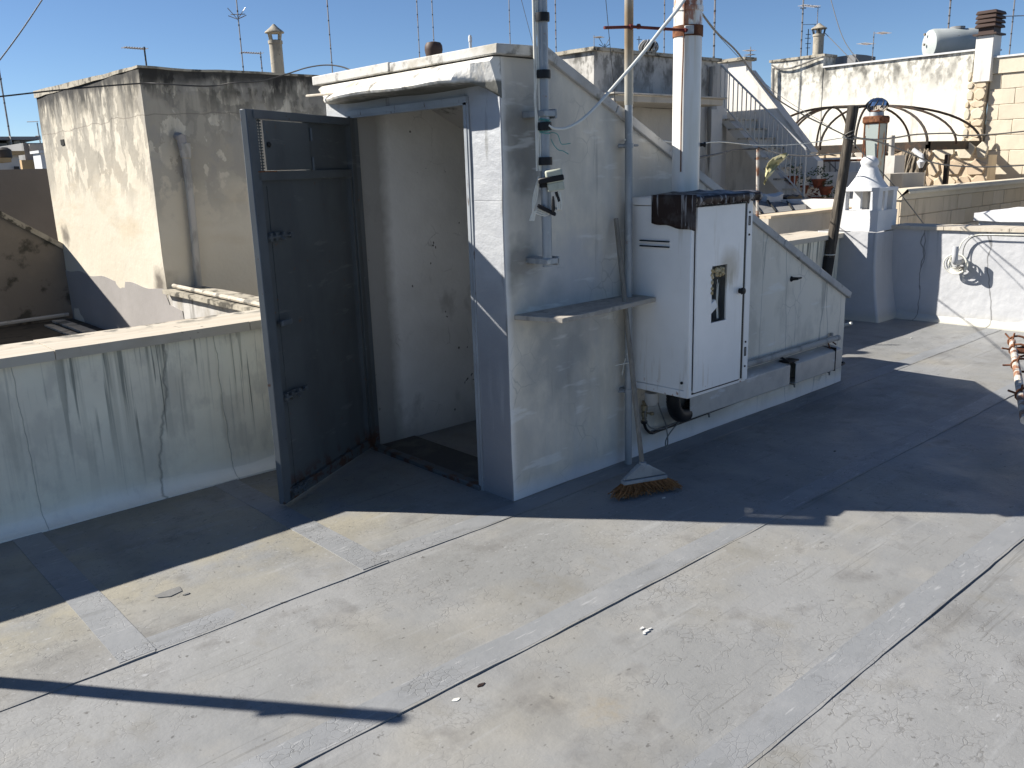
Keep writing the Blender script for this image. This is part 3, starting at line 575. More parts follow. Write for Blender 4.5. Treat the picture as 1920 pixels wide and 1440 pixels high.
m = MB(); g = []; nz = 8; ny2 = 14
for j in range(nz+1):
    for i in range(ny2+1):
        y = yA+(-.435-yA)*i/ny2; dep = .145+.004*math.sin(i*.9)+(.035*i/ny2)
        g.append((cx0-.014-.004*noise.noise(Vector((y*20, j, 3))), y, cz1+.014-dep*j/nz))
m.add(g, gridf(ny2, nz)); o = obj('side_flap', m, 'bitumen_dark', tar); s_ = o.modifiers.new('solid', 'SOLIDIFY'); s_.thickness = .005
m = MB(); g = []; nx3 = 60
for j in range(5):
    for i in range(nx3+1):
        x = cx0-.012+(cx1+.03-cx0+.012)*i/nx3; dep = .045+.014*noise.noise(Vector((x*30, 2, 1)))+.012*noise.noise(Vector((x*90, 5, 1)))
        g.append((x, -.445-.006*math.sin(j)+.004*noise.noise(Vector((x*25, j, 9))), cz1+.006-dep*j/4))
m.add(g, gridf(nx3, 4)); o = obj('front_lip', m, 'bitumen_dark', tar); s_ = o.modifiers.new('solid', 'SOLIDIFY'); s_.thickness = .006
m = MB()
for i in range(7):
    x = random.uniform(cx0+.02, cx1+.02); obj('drip', MB().tube([(x, -.449, cz1-.01), (x+.002, -.449, cz1-.035), (x, -.449, cz1-.035-random.uniform(.004, .018))], [.006, .004, .001], 6), 'bitumen_dark', tar)
# ================================================================== FLUE
fx, fy = 1.115, -.2
fl = thing('flue_pipe', 'tall thick white flue pipe streaked with rust standing on the cabinet', 'flue', (fx, fy, 1.5))
obj('pipe', MB().lathe((fx, fy, 1.48), [(.073, 0), (.072, .02), (.072, 3.2)], 40), 'flue_white', fl)
obj('joint_ring', MB().lathe((fx, fy, 2.40), [(.0722, -.012), (.0765, -.010), (.0765, .012), (.0722, .014)], 40), 'flue_white', fl)
obj('clamp_band', MB().lathe((fx, fy, 2.268), [(.0725, 0), (.077, 0), (.077, .052), (.0725, .052)], 40), 'rusty_steel', fl)
ff = Vector((CX-fx, CY-fy, 0)).normalized(); sd_ = Vector((-ff.y, ff.x, 0))
m = MB().obox(Vector((fx, fy, 2.268)), ff, sd_, UZ, (.074, -.016, .006), (.084, .03, .046)); obj('clamp_plate', m, 'galvanised_pipe', fl, bevel=.002)
m = MB(); pts = [Vector((fx, fy, 2.6-i*.1))+ff*.070+sd_*(.018-.002*math.sin(i*.7)+.0008*i)*-1 for i in range(11)]
m.tube([p+ff*.004 for p in pts], .0035, 6); obj('rusty_wire', m, 'rusty_steel', fl)
m = MB().tube([Vector((fx, fy, 2.26))+ff*.02+sd_*.02+Vector((.0, 0, 0)), ], .001, 3) if 0 else MB()
m.lathe(Vector((fx+.045, fy-.056, 1.735)), [(.010, 0), (.008, .018), (.014, .02), (.012, .03)], 8, (.7, -.7, 0)); obj('plug', m, 'black_rubber', fl)
# masts --------------------------------------------------------------
ax_, ay_ = .158, -.12
pa = thing('antenna_mast', 'shorter galvanised mast near the stairhead corner, cables and black tape on it', 'mast', (ax_, ay_, 1.2))
obj('tube', MB().lathe((ax_, ay_, 1.185), [(.0235, 0), (.0235, 2.4)], 20), 'galvanised_pipe', pa)
for z in (P(1028, 214, 1, ay_).z, P(1030, 490, 1, ay_).z):
    m = MB().box((ax_-.03, ay_-.03, z-.012), (ax_+.05, -.0, z+.016)).box((ax_+.04, ay_-.03, z-.02), (ax_+.055, ay_+.03, z+.022)); m.tube([(ax_+.03, ay_, z), (ax_+.07, ay_, z)], .012, 6)
    obj('wall_bracket', m, 'galvanised_pipe', pa, bevel=.003)
for py in (34, 140, 237, 302): 
    z = P(1026, py, 1, ay_).z; obj('tape_band', MB().lathe((ax_-.006, ay_-.006, z-.018), [(.0, 0), (.033, 0), (.034, .018), (.033, .036), (0, .036)], 14), 'black_tape', pa)
vd = Vector((-.66, -.75, 0)); vs_ = Vector((-.75, .66, 0))   # towards camera, towards image left
for k, (o1, rr) in enumerate(((.030, .0055), (.040, .005), (.022, .004))):
    c = Vector((ax_, ay_, 0))+vs_*o1+vd*.012
    zs = [3.5, 2.36, 2.2, 2.06, 1.95, 1.83, 1.72, 1.63]; wob = [0, 0, .004, 0, .012, 0, .003, -.004]
    obj('cable', MB().tube(catmull([c+vs_*wob[i]*(k == 0)+UZ*z for i, z in enumerate(zs)]), rr, 8), 'white_cable', pa)
bx = Vector((ax_, ay_, 0))-vs_*.035+vd*.05; ux_ = (-vs_*.97+UZ*.14).normalized(); uy_ = vd; uu = ux_.cross(uy_); uu = uu if uu.z > 0 else -uu
zb1 = P(1045, 330, 1, ay_-.04).z
m = MB().obox(bx+UZ*zb1, ux_, uy_, uu, (-.038, -.02, -.03), (.04, .022, .03)); obj('junction_box', m, 'box_plastic', pa, bevel=.008, seg=2)
m = MB().obox(bx+UZ*(zb1-.045), ux_, uy_, uu, (-.03, -.02, -.022), (.046, .02, .016)); obj('junction_box', m, 'box_plastic', pa, bevel=.004)
m = MB().obox(bx+UZ*(zb1-.008), ux_, uy_, uu, (-.073, -.024, -.016), (.045, .026, .010)); obj('tape_band', m, 'black_tape', pa, bevel=.004)
m = MB().lathe((ax_-.003, ay_-.003, zb1-.05), [(.0, 0), (.030, 0), (.031, .010), (.03, .022), (0, .022)], 14); obj('tape_band', m, 'black_tape', pa)
b0 = Vector((ax_, ay_, 0))+vs_*.033+vd*.02; b1 = bx-vs_*.01+UZ*(zb1-.07); zlow = P(1022, 403, 1, ay_-.02).z
for k in range(3):
    e = .008*k
    obj('cable_loop', MB().tube(catmull([b0+UZ*(zb1-.0), b0+vs_*(.012+e)+UZ*(zb1-.1), b0+vs_*(.045-e)+UZ*(zb1-.2), b0+vs_*(.028-e)+UZ*(zlow+.01+e), b0-vs_*.03+UZ*(zlow-.004+e), b0-vs_*(.07)+UZ*(zlow+.03), b1-vs_*(.006+e)+UZ*-.08, b1-vs_*e]), .0042, 8), 'white_cable', pa)
obj('tape_band', MB().obox(b0-vs_*.035+UZ*(zlow+.02)+vd*.01, (-vs_*.85-UZ*.45).normalized(), vd, (UZ-vs_*.4).normalized(), (-.05, -.014, -.008), (.045, .012, .010)), 'black_tape', pa, bevel=.004)
obj('connector', MB().lathe(b1+UZ*-.02+vs_*.015, [(.004, 0), (.007, -.02), (.009, -.06), (.003, -.075)], 8), 'black_rubber', pa)
obj('connector', MB().tube([b1, b1+UZ*-.045-vs_*.012], .008, 8), 'black_rubber', pa)
m = MB(); zt1 = P(1032, 240, 1, ay_).z
for k in range(7):
    a = [Vector((ax_, ay_, zt1-.02+.01*k+.006*math.sin(q+k)))+Vector((math.cos(q), math.sin(q), 0))*(.027+.003*(k % 2)) for q in [i*.5 for i in range(14)]]; m.tube(a, .0022, 5)
s0 = Vector((ax_+.02, ay_-.02, zt1-.02)); sx = -vs_
for pr in ([(0, 0), (.03, -.01), (.045, -.05), (.06, -.055), (.09, -.052)], [(0, -.03), (.015, -.06), (.035, -.08), (.055, -.085), (.08, -.10)]):
    m.tube(catmull([s0+sx*a+UZ*b for a, b in pr]), .002, 5)
obj('twine_lashing', m, 'teal_twine', pa)
# tall pole
bx_, by_ = .825, -.055
pb = thing('antenna_mast', 'tall slim mast rising from the roof floor beside the white cabinet', 'mast', (bx_, by_, 0))
obj('tube', MB().lathe((bx_, by_, 0.005), [(.0205, 0), (.0205, 1.94)], 18), 'galvanised_pipe', pb)
obj('upper_tube', MB().lathe((bx_, by_, 1.94), [(.0205, 0), (.0225, .004), (.0225, 2.3)], 18), 'painted_pole_cream', pb)
for z in (P(1168, 273, 1, by_).z, P(1169, 735, 1, by_).z):
    m = MB().lathe((bx_, by_, z-.012), [(.0215, 0), (.026, 0), (.026, .024), (.0215, .024)], 16); m.tube([(bx_-.06, by_+.02, z), (bx_+.05, by_-.02, z)], .006, 6); m.box((bx_-.02, by_, z-.01), (bx_+.02, .0, z+.01))
    obj('clamp', m, 'galvanised_pipe', pb)
zr = P(1265, 47, 1, fy).z
rod = MB().tube([P(1133, 52, 1, by_-.0), Vector((bx_, by_-.03, P(1172, 51, 1, by_).z)), Vector((fx-.06, fy-.04, 2.292))], .0075, 8)
for p in (Vector((bx_-.022, by_-.032, P(1168, 51, 1, by_).z)), Vector((bx_+.027, by_-.04, P(1180, 51, 1, by_).z)), Vector((fx-.068, fy-.038, 2.292))): rod.lathe(p, [(.013, -.007), (.013, .007)], 6, (1, -.5, 0))
tag(obj('brace_rod', rod, 'red_rod', None, (bx_, by_, 2.3)), 'dark red threaded brace rod linking the tall mast to the flue', 'brace rod')
# hose/rope
p0 = Vector((ax_-.02, ay_-.035, P(1030, 240, 1, ay_).z)); p1 = Vector((fx-.02, fy-.085, P(1280, 0, 1, fy-.08).z+.05))
rp = []
for i, (px, py) in enumerate([(1028, 235), (1040, 241), (1062, 240), (1090, 225), (1120, 197), (1160, 152), (1200, 106), (1240, 55), (1270, 18), (1292, -15)]):
    t = (px-1028)/(1292-1028); y = p0.y+(p1.y-p0.y)*t; rp.append(P(px, py, 1, y))
tag(obj('rope', MB().tube(catmull(rp), [.0055+.004*i/54 for i in range(55)], 10), 'white_rope', None, rp[0]), 'white rope sagging from the shorter mast up to the flue', 'rope')
# ================================================================== PIPES ON THE SIDE WALL
def duct(x0, x1, z0, z1, label):
    t = thing('pipe_duct', label, 'duct', ((x0+x1)/2, -.07, z0))
    y = -.105; s = .004; m = MB()
    poly = [(-.002, z1+.012), (y+.02, z1), (y, z1-.012), (y, z0+.004), (y+.006, z0), (-.002, z0)]
    inn = [(-.002, z0+.006), (y+.01, z0+.006), (y+.006, z0+.012), (y+.006, z1-.016), (y+.024, z1-.006), (-.002, z1+.004)]
    ring = poly+inn; n = len(ring); vs = [(x, a, b) for x in (x0, x1) for a, b in ring]
    m.add(vs, [(i, i+1, n+i+1, n+i) for i in range(n-1)]+[(i, i+1, n-2-i, n-1-i) for i in range(5)]+[(n+i, n+i+1, 2*n-2-i, 2*n-1-i) for i in range(5)])
    obj('casing', m.rough(.002, 6), 'duct_metal', t, bevel=.003); return t
d1 = duct(1.325, 2.43, .165, .315, 'long silver metal duct box low on the side wall below the cabinet')
d2 = duct(2.50, 3.13, .16, .312, 'shorter silver metal duct box at the far low end of the side wall')
m = MB().box((2.40, -.11, .318), (2.53, -.03, .330)).tube([(2.42, -.09, .33), (2.40, -.06, .35), (2.41, -.02, .35)], .008, 6); obj('strap', m, 'black_rubber', d1, bevel=.003)
obj('strap', MB().box((3.03, -.108, .156), (3.038, -.0, .326)), 'black_rubber', d2)
obj('pipe_hook', MB().tube(catmull([(3.0, -.08, .32), (3.02, -.05, .36), (3.08, -.03, .365), (3.12, -.06, .33)]), .005, 6), 'rusty_steel', d2)
m = MB().tube(catmull([(1.36, -.03, .40), (2.0, -.04, .372), (3.06, -.045, .372), (3.15, -.05, .372)], 4), .02, 12).tube([(3.12, -.02, .39), (3.12, -.02, .41)], .014, 8); m.lathe((3.165, -.05, .372), [(.021, -.02), (.022, 0), (.012, .012)], 12, (1, 0, 0))
tag(obj('drain_pipe', m, 'plaster_pipe', None, (2.2, -.04, .37)), 'plain grey pipe running along the side wall above the metal ducts', 'pipe')
gp = [P(1208, 795, 1, -.03), P(1212, 805, 1, -.03), P(1222, 812, 1, -.03), (1.15, -.02, P(1250, 802, 1, -.02).z), (1.5, -.02, .125), (2.0, -.02, .135), (2.6, -.02, .14), (3.15, -.02, .14), (3.33, -.02, .145), (3.345, -.0, .15)]
gp = [Vector(q) for q in gp]
vl = thing('gas_line', 'thin black gas line with brass valve running low along the side wall under the ducts', 'gas line', gp[0])
obj('pipe', MB().tube(catmull(gp), .0085, 8), 'black_rubber', vl)
for x in (1.62, 2.62, 3.1): obj('clip', MB().box((x-.008, -.035, .118), (x+.008, 0, .152)).tube([(x, -.03, .12), (x+.004, -.03, .10)], .006, 6), 'grey_cable', vl)
v0 = P(1208, 790, 1, -.035); m = MB().lathe(v0, [(.013, 0), (.014, .02), (.010, .024), (.017, .03), (.017, .055), (.011, .06), (.019, .066), (.019, .095), (.012, .1), (.015, .12)], 10); m.tube([v0+Vector((0, 0, .05)), v0+Vector((.045, -.02, .04))], .006, 6); m.lathe(v0+Vector((.045, -.02, .04)), [(.012, -.008), (.012, .008)], 8)
obj('valve', m, 'brass_valve', vl)
obj('collar', MB().lathe(v0+UZ*-.012, [(.018, 0), (.02, .008), (.018, .016)], 10), 'black_rubber', vl)
hs = [P(1262, 735, 1, -.18), P(1263, 760, 1, -.17), P(1272, 778, 1, -.13), P(1288, 775, 1, -.07), (1.42, -.055, .24), (1.6, -.055, .24)]
hp = catmull(hs, 10); m = MB().tube(hp, [.036+.004*(i % 2) for i in range(len(hp))], 14); hs_ = obj('flexible_hose', m, 'black_rubber', None, hs[0], sharp=60); tag(hs_, 'fat black ribbed hose bending from under the cabinet into the duct', 'hose')
m = MB().lathe(P(1222, 742, 1, -.12), [(.001, -.055), (.03, -.05), (.04, -.03), (.04, .02)], 14); tag(obj('flue_trap', m, 'plaster_pipe', None, P(1222, 742, 1, -.12)), 'beige plastic bowl shaped trap under the cabinet base', 'trap')
cbl = thing('loose_cable', 'two thin grey cables hanging in a loop beneath the cabinet', 'cable', P(1240, 800, 1, -.06))
c1 = [P(x, y, 1, -.16+.1*min(1, (y-735)/60)) for x, y in [(1233, 738), (1234, 755), (1241, 777), (1248, 795), (1251, 812), (1252, 830), (1249, 838), (1248, 828), (1254, 815), (1268, 797), (1288, 780)]]
obj('cable', MB().tube(catmull(c1), .004, 7), 'grey_cable', cbl)
c2 = [P(x, y, 1, -.05) for x, y in [(1226, 738), (1216, 755), (1211, 765), (1210, 785), (1220, 802), (1240, 804), (1260, 796), (1285, 785)]]
obj('cable', MB().tube(catmull(c2), .004, 7), 'grey_cable', cbl)
h0 = P(1484, 523, 1, 0); m = MB().tube([h0, h0+Vector((.01, -.04, .004)), h0+Vector((.05, -.045, .006))], [.012, .010, .005], 8).lathe(h0, [(.02, 0), (.012, .012)], 8, (0, -1, 0))
tag(obj('wall_hook', m, 'black_rubber', None, h0), 'small black iron hook on the sloping side wall right of the cabinet', 'hook')
sx0 = P(1163, 682, 1, -.04); tag(obj('twig_cross', MB().tube([sx0+Vector((-.05, -.01, 0)), sx0+Vector((.06, -.04, .006))], .003, 5).tube([sx0+Vector((.02, -.02, .03)), sx0+Vector((-.01, -.02, -.06))], .0025, 5), 'white_cable', None, sx0), 'small pale wire twist tied around the tall mast below the shelf', 'wire tie')

# ================================================================== BROOM
hb = P(1199, 868, 1, -.375); b0_ = P(1207, 915, 2, .02)
br = thing('broom', 'worn broom with grey plastic head and orange brown bristles leaning on the side wall', 'broom', (.58, -.39, 0))
A = P(1168, 905, 1, -.365); Bv = P(1247, 893, 1, -.455); A.z = Bv.z = (A.z+Bv.z)/2; bu = (Bv-A).normalized(); bn = Vector((bu.y, -bu.x, 0)); 
if bn.dot(Vector((CX, CY, 0))-A) < 0: bn = -bn
bw = (Bv-A).length; top = P(1199, 866, 1, -.375); tp = (top-A).dot(bu); tz = top.z-A.z
obj('head_bar', MB().obox(A, bu, bn, UZ, (-.004, -.02, -.008), (bw+.004, .02, .012)), 'broom_plastic', br, bevel=.003)
m = MB(); wdt = [(0, .016), (bw, .016), (tp+.022, tz), (tp-.022, tz)]
m.add([A+bu*a+UZ*b+bn*s*t for s in (-1, 1) for (a, b), t in zip(wdt, (.012, .012, .018, .018))], [(0, 1, 2, 3), (7, 6, 5, 4), (0, 4, 5, 1), (1, 5, 6, 2), (2, 6, 7, 3), (3, 7, 4, 0)])
obj('head_plate', m, 'broom_plastic', br, bevel=.003)
obj('socket', MB().tube([A+bu*tp+UZ*.03, A+bu*tp+UZ*(tz+.01)], [.014, .019], 12), 'broom_plastic', br)
obj('handle', MB().tube([A+bu*tp+UZ*(tz-.03), P(1155, 410, 1, -.03)], .0125, 12), 'broom_handle_wood', br)
m = MB()
for i in range(700):
    u = random.random(); a = A+bu*(bw*u)+bn*random.uniform(-.016, .016)+UZ*-.004
    sp = (u-.5); e = Vector(a)+bu*(sp*.13+random.uniform(-.035, .04))+bn*random.uniform(-.03, .055); e.z = random.uniform(.014, .03)
    mid = a.lerp(e, .55)+bn*random.uniform(-.02, .02)+bu*random.uniform(-.022, .022)
    m.tube([a, mid, e], .0019, 3, False)
st_ = obj('bristles', m, 'broom_bristle', br); st_['kind'] = 'stuff'
# ================================================================== SMALL CHIMNEY AT THE PARAPET CORNER
ch = thing('chimney', 'whitewashed square chimney with cone cap and open arches at the parapet corner', 'chimney', (6.1, 1.25, 0))
X0, X1, Y0, Y1 = 5.9, 6.3, 1.03, 1.46
m = MB(); n = 10; rings = []
for i in range(n+1):
    z = .9*i/n; fl_ = max(0, 1-z/.75)**2; a = .07+.10*fl_; b = .21*fl_
    rings.append([(X0-.02-b*.4, Y0-.02-b*.55, z), (X1+.2, Y0-.02-b*.55, z), (X1+.2, Y1+.2, z), (X0-.02-b*.4, Y1+.2, z)])
for i in range(n):
    m.add(rings[i]+rings[i+1], [(0, 1, 5, 4), (1, 2, 6, 5), (2, 3, 7, 6), (3, 0, 4, 7)])
obj('pedestal', m, 'far_parapet_paint', ch, bevel=.02, seg=2)
m = MB(); z1, z2, z3 = .91, 1.115, 1.305
m.gbox((X0-.015, Y0-.012, z1), (X1+.01, Y1+.01, z2), .06, .010, 5)
pw = .085
for a, b in ((X0, Y0), (X0, Y1-pw), (X1-pw, Y0), (X1-pw, Y1-pw)): m.gbox((a, b, z2-.01), (a+pw, b+pw, z3+.01), .04, .006, 6)
m.gbox((X0+.16, Y0+.01, z2-.01), (X0+.22, Y0+.05, z3+.01), .04, .005, 6)
m.gbox((X0-.008, Y0-.008, z3), (X1+.008, Y1+.008, z3+.035), .06, .006, 5); obj('lantern', m, 'whitewash', ch, bevel=.006)
obj('flue_core', MB().box((X0+.15, Y0+.19, z2-.05), (X0+.24, Y0+.24, z3)), 'plaster_pipe', ch)
zt0 = z3+.035; cxx, cyy = (X0+X1)/2-.0, (Y0+Y1)/2
m = MB().lathe((cxx, cyy, zt0), [(.205, -.01), (.19, .01), (.145, .07), (.11, .13), (.085, .19), (.074, .21), (.086, .23), (.088, .255), (.07, .29), (.03, .31), (.001, .312)], 22); obj('cone_cap', m.rough(.006, 7), 'whitewash', ch, sharp=60)

# ================================================================== WOOD POST LEANING ON THE PARAPET
pt_, pb_ = P(1600, 200, 0, 5.72), P(1548, 522, 0, 5.58)
mid = pt_.lerp(pb_, .5)+Vector((0, -.01, .01))
wp = thing('wood_post', 'dark weathered wooden post leaning beside the parapet behind the stairhead slope', 'post', (pb_.x, pb_.y, 0))
ex = pb_+(pb_-pt_)*((pb_.z-.015)/(pt_.z-pb_.z))
m = MB().tube([ex, pb_, mid, pt_.lerp(mid, .3), pt_], [.055, .053, .052, .05, .052], 12).rough(.006, 9); obj('pole', m, 'old_wood', wp)
k = pb_.lerp(pt_, .83); m = MB()
for j in range(4): m.tube([k+Vector((.055*math.cos(q), .055*math.sin(q), .01*j+.03*math.sin(q*1+j))) for q in [i*.55 for i in range(13)]], .004, 5)
obj('wire_binding', m, 'wire_grey', wp)
k = pb_.lerp(pt_, .145); m = MB().tube([k+Vector((.056*math.cos(q), .056*math.sin(q), .0)) for q in [i*.55 for i in range(13)]], .005, 5); obj('wire_binding', m, 'white_cable', wp)
obj('shade_section', MB().tube([ex.lerp(pb_, .2), pb_.lerp(pt_, .13)], .0575, 12), 'black_rubber', wp)  # shade on the lower post, put in as a dark tube

# ================================================================== COIL + SWAN NECK ON FAR PARAPET
kc = P(1800, 487, 0, 6.22); J0 = P(1797, 478, 0, 6.22)
prot = .30
jp = [Vector((6.24, J0.y-.04, J0.z-.06)), Vector((6.14, J0.y-.04, J0.z-.06)), Vector((6.07, J0.y-.04, J0.z-.055)), Vector((6.04, J0.y-.04, J0.z-.02)), Vector((6.04, J0.y-.04, J0.z+.10))]
tag(obj('bent_pipe', MB().tube(catmull(jp, 8), .028, 14), 'far_parapet_paint', None, jp[0], sharp=60), 'pale bent pipe stub sticking out of the far parapet behind the cable coil', 'pipe')
m = MB()
for k_ in range(5):
    r_ = .075+.008*k_; c = kc+Vector((-.03-.012*k_, .01*math.sin(k_*2), -.03+.008*math.cos(k_)))
    m.tube([c+Vector((.01*math.sin(q*2+k_), r_*math.cos(q), r_*.9*math.sin(q))) for q in [i*.3 for i in range(23)]], .0065, 7)
coil = thing('cable_coil', 'coil of cream cable hanging on the far parapet', 'cable coil', kc); obj('coil', m, 'white_cable', coil)
hp_ = [P(x, y, 0, 6.18) for x, y in [(1792, 478), (1798, 468), (1804, 455), (1815, 445), (1830, 441), (1850, 440), (1925, 441)]]
obj('lead', MB().tube(catmull(hp_), .006, 7), 'white_cable', coil)
obj('lead', MB().tube(catmull([P(x, y, 0, 6.19) for x, y in [(1806, 485), (1806, 470), (1812, 455), (1824, 445), (1845, 441.5), (1925, 443)]]), .005, 7), 'grey_cable', coil)
m = MB()
for k_ in range(9):
    a = kc+Vector((-.03, -.02, -.06)); m.tube(catmull([a, a+Vector((-.02, random.uniform(-.05, .05), -.03)), a+Vector((0, random.uniform(-.06, .05), -.05)), a+Vector((-.02, random.uniform(-.05, .06), .0))]), .0035, 5)
obj('tangle', m, 'wire_grey', coil)

# ================================================================== RUSTY FRAME AT RIGHT
A = P(1898, 640, 2, .42); B = P(1932, 850, 2, .42)
rf = thing('drying_rack', 'rusty white tubular drying rack with wire loops at the right edge', 'drying rack', A)
dirn = (B-A).normalized(); sdv = Vector((dirn.y, -dirn.x, 0)); 
if sdv.y > 0: sdv = -sdv
obj('rail', MB().tube([A+dirn*(i*.25) for i in range(9)], .021, 12), 'rust_white_pole', rf)
obj('rail', MB().tube([A+sdv*.14+dirn*.05+Vector((0, 0, -.05)), B+sdv*.16+dirn*.6], .016, 10), 'rust_white_pole', rf)
for u in (.01, .30, .75, 1.5):
    c = A+dirn*u; m = MB()
    m.tube([c+sdv*(.055*math.cos(q)+.03)+UZ*(.04*math.sin(q)) for q in [i*.5 for i in range(14)]], .007, 6)
    for a in range(3):
        q = random.uniform(0, 6); m.tube([c, c+sdv*.07*math.cos(q)+UZ*.06*math.sin(q)+dirn*random.uniform(-.04, .04)], .006, 5)
    obj('wire_loop', m, 'rusty_steel', rf)
for u in (.08, 1.6):
    obj('leg', MB().tube([A+dirn*u+sdv*.10, Vector((A+dirn*u).to_tuple()[:2]+(.012,))+sdv*.32], .016, 8), 'rust_white_pole', rf)
obj('cross_bar', MB().tube([A+dirn*.32-sdv*.02, A+dirn*.32+sdv*.5], .018, 8), 'rusty_steel', rf)

# ================================================================== ADDED SHADOW BLOCK AND PIPE END BEHIND STAIRHEAD
vb = MB().gbox((3.36, .62, .012), (3.62, 1.02, .70), .08, .02, 4)  # unseen block, added so its shadow bulges out past the stairhead end
tag(obj('shadow_block', vb, 'far_parapet_paint', None, (3.5, .8, 0)), 'unseen rough block added behind the low end of the stairhead to cast a shadow', 'shadow block')
e0 = P(1582, 608, 0, 3.9); tag(obj('white_pipe_end', MB().tube([P(1575, 612, 0, 3.9), P(1597, 606, 0, 3.9)], .012, 8), 'white_cable', None, e0), 'short white pipe end poking out past the low end of the stairhead', 'pipe')
# steel post standing off to the left whose shadow crosses the floor
sp = thing('steel_post', 'slim steel post by the left parapet casting the long narrow shadow', 'post', (-2.92, .90, 0))
obj('tube', MB().tube([(-2.94, .86, 0), (-3.08, .885, 1.88)], .032, 12), 'galvanised_pipe', sp)
obj('bracket', MB().tube([(-3.06, .885, 1.70), (-3.07, .83, 1.52)], .014, 8), 'galvanised_pipe', sp)

# ================================================================== LEFT NEIGHBOUR
YC = 3.6; XC = -.29; YB = 6.30; ZN = .33
nb = struct(obj('neighbour_roof', MB().box((-12, 1.76, -9), (XC-.002, 14, ZN-.002)), 'dark_roof_mud'))
obj('roof_edge_strip', MB().box((XC-.22, 4.6, ZN), (XC-.12, 6.1, ZN+.02)).box((XC-.34, 4.6, ZN), (XC-.27, 5.9, ZN+.015)), 'travertine', nb)
cr = thing('cream_block', 'tall cream plastered roof block with mould stained top, rainwater pipe and grey plinth', 'building', (1.0, 5, 0))
def zc(x, y): return 2.43+.018*(y-YC)
m = MB().gbox((XC, YC, -.4), (4.1, YB, 2.5), .1, .010, 1.6, zc); obj('wall', m, 'cream_plaster', cr)
m = MB().gbox((XC-.006, 1.80, ZN-.3), (XC+.004, YB, 1.0), .08, .006, 2.5, lambda x, y: (.815 if y > 3.6 else .70 if y > 3.3 else .2)+.012*math.sin(y*9)); obj('plinth_band', m, 'grey_plinth_paint', cr)
m = MB().gbox((XC-.008, YC-.008, 2.425), (4.12, YB+.02, 2.5), .12, .008, 3, lambda x, y: zc(x, y)+.012); obj('roof_edge', m, 'mossy_coping', cr)
pxs = [P(343, 268, 1, YC-.05), P(348, 290, 1, YC-.05), P(362, 420, 1, YC-.05), P(373, 545, 1, YC-.05)]
obj('rainwater_pipe', MB().tube([pxs[0]+Vector((0, .02, .01)), pxs[1], pxs[2], pxs[3]], .029, 12), 'plaster_pipe', cr)
obj('pipe_socket', MB().lathe(pxs[1]+Vector((0, 0, -.03)), [(.03, 0), (.038, .01), (.043, .07), (.043, .11), (.03, .115)], 12), 'plaster_pipe', cr)
obj('pipe_spout', MB().tube([pxs[0]+Vector((-.01, .08, .05)), pxs[0]+Vector((-.01, 0, .04)), pxs[0]+Vector((0, 0, -.05))], .036, 10), 'grey_plinth_paint', cr)
m = MB().box((XC-.03, YC+2.35, 1.86), (XC+.01, YC+2.42, 1.88)); h_ = P(118, 268, 0, XC); obj('putlog_hole', MB().box((XC-.006, h_.y-.05, h_.z-.02), (XC+.02, h_.y+.05, h_.z+.03)), 'dark_opening', cr)
lw = thing('low_wall', 'low flaking white wall with mossy stone coping running up to the cream block', 'wall', (XC+.1, 2.7, 0))
m = MB().gbox((XC, 1.80, -.2), (XC+.22, YC, .80), .08, .008, 2.5); obj('wall', m, 'old_white_wall', lw)
for a, b in ((1.80, 2.75), (2.75, YC-.02)): obj('coping_stone', MB().gbox((XC-.04, a+.003, .80), (XC+.25, b, .832), .1, .004, 4), 'mossy_coping', lw)
obj('cane', MB().tube([(XC+.02, YC-.1, .86), (XC-.0, 1.95, .855)], .016, 8), 'travertine', lw)
# diagonal stair wall
q1, q0 = P(122, 466, 1, 6.19), P(-60, 372, 1, 6.19)
dwl = thing('stair_wall', 'brown rendered stair wall with sloping mossy top left of the cream block', 'wall', (-2, 6.3, 0))
m = MB().prism([(XC-.0, ZN-.2), (XC, q1.z), (q0.x, q0.z), (-12, q0.z+4), (-12, ZN-.2)], 1, 6.19, 6.42); obj('wall', m.rough(.01, 1.5), 'brown_wall', dwl)
ddr = (q0-q1).normalized(); zz_ = Vector((-ddr.z, 0, ddr.x)); zz_ = zz_ if zz_.z > 0 else -zz_
obj('coping', MB().obox(q1, ddr, Vector((0, 1, 0)), zz_, (-.0, -.03, -.01), (3.2, .26, .035)).rough(.012, 5), 'mossy_coping', dwl)
obj('wall_foot_pipe', MB().tube([(XC-.05, 6.15, ZN+.05), (-1.9, 6.15, ZN+.02)], .02, 6), 'plaster_pipe', dwl)
tw = P(0, 318, 1, 8.5); m = MB().gbox((-12, 8.5, ZN-.3), (XC+1.5, 8.8, tw.z), .5, .004, 2)
tag(obj('taupe_wall', m, 'taupe_wall', None, (-2, 8.6, 0)), 'flat taupe wall in shade with a paler strip along its top, far left', 'wall')
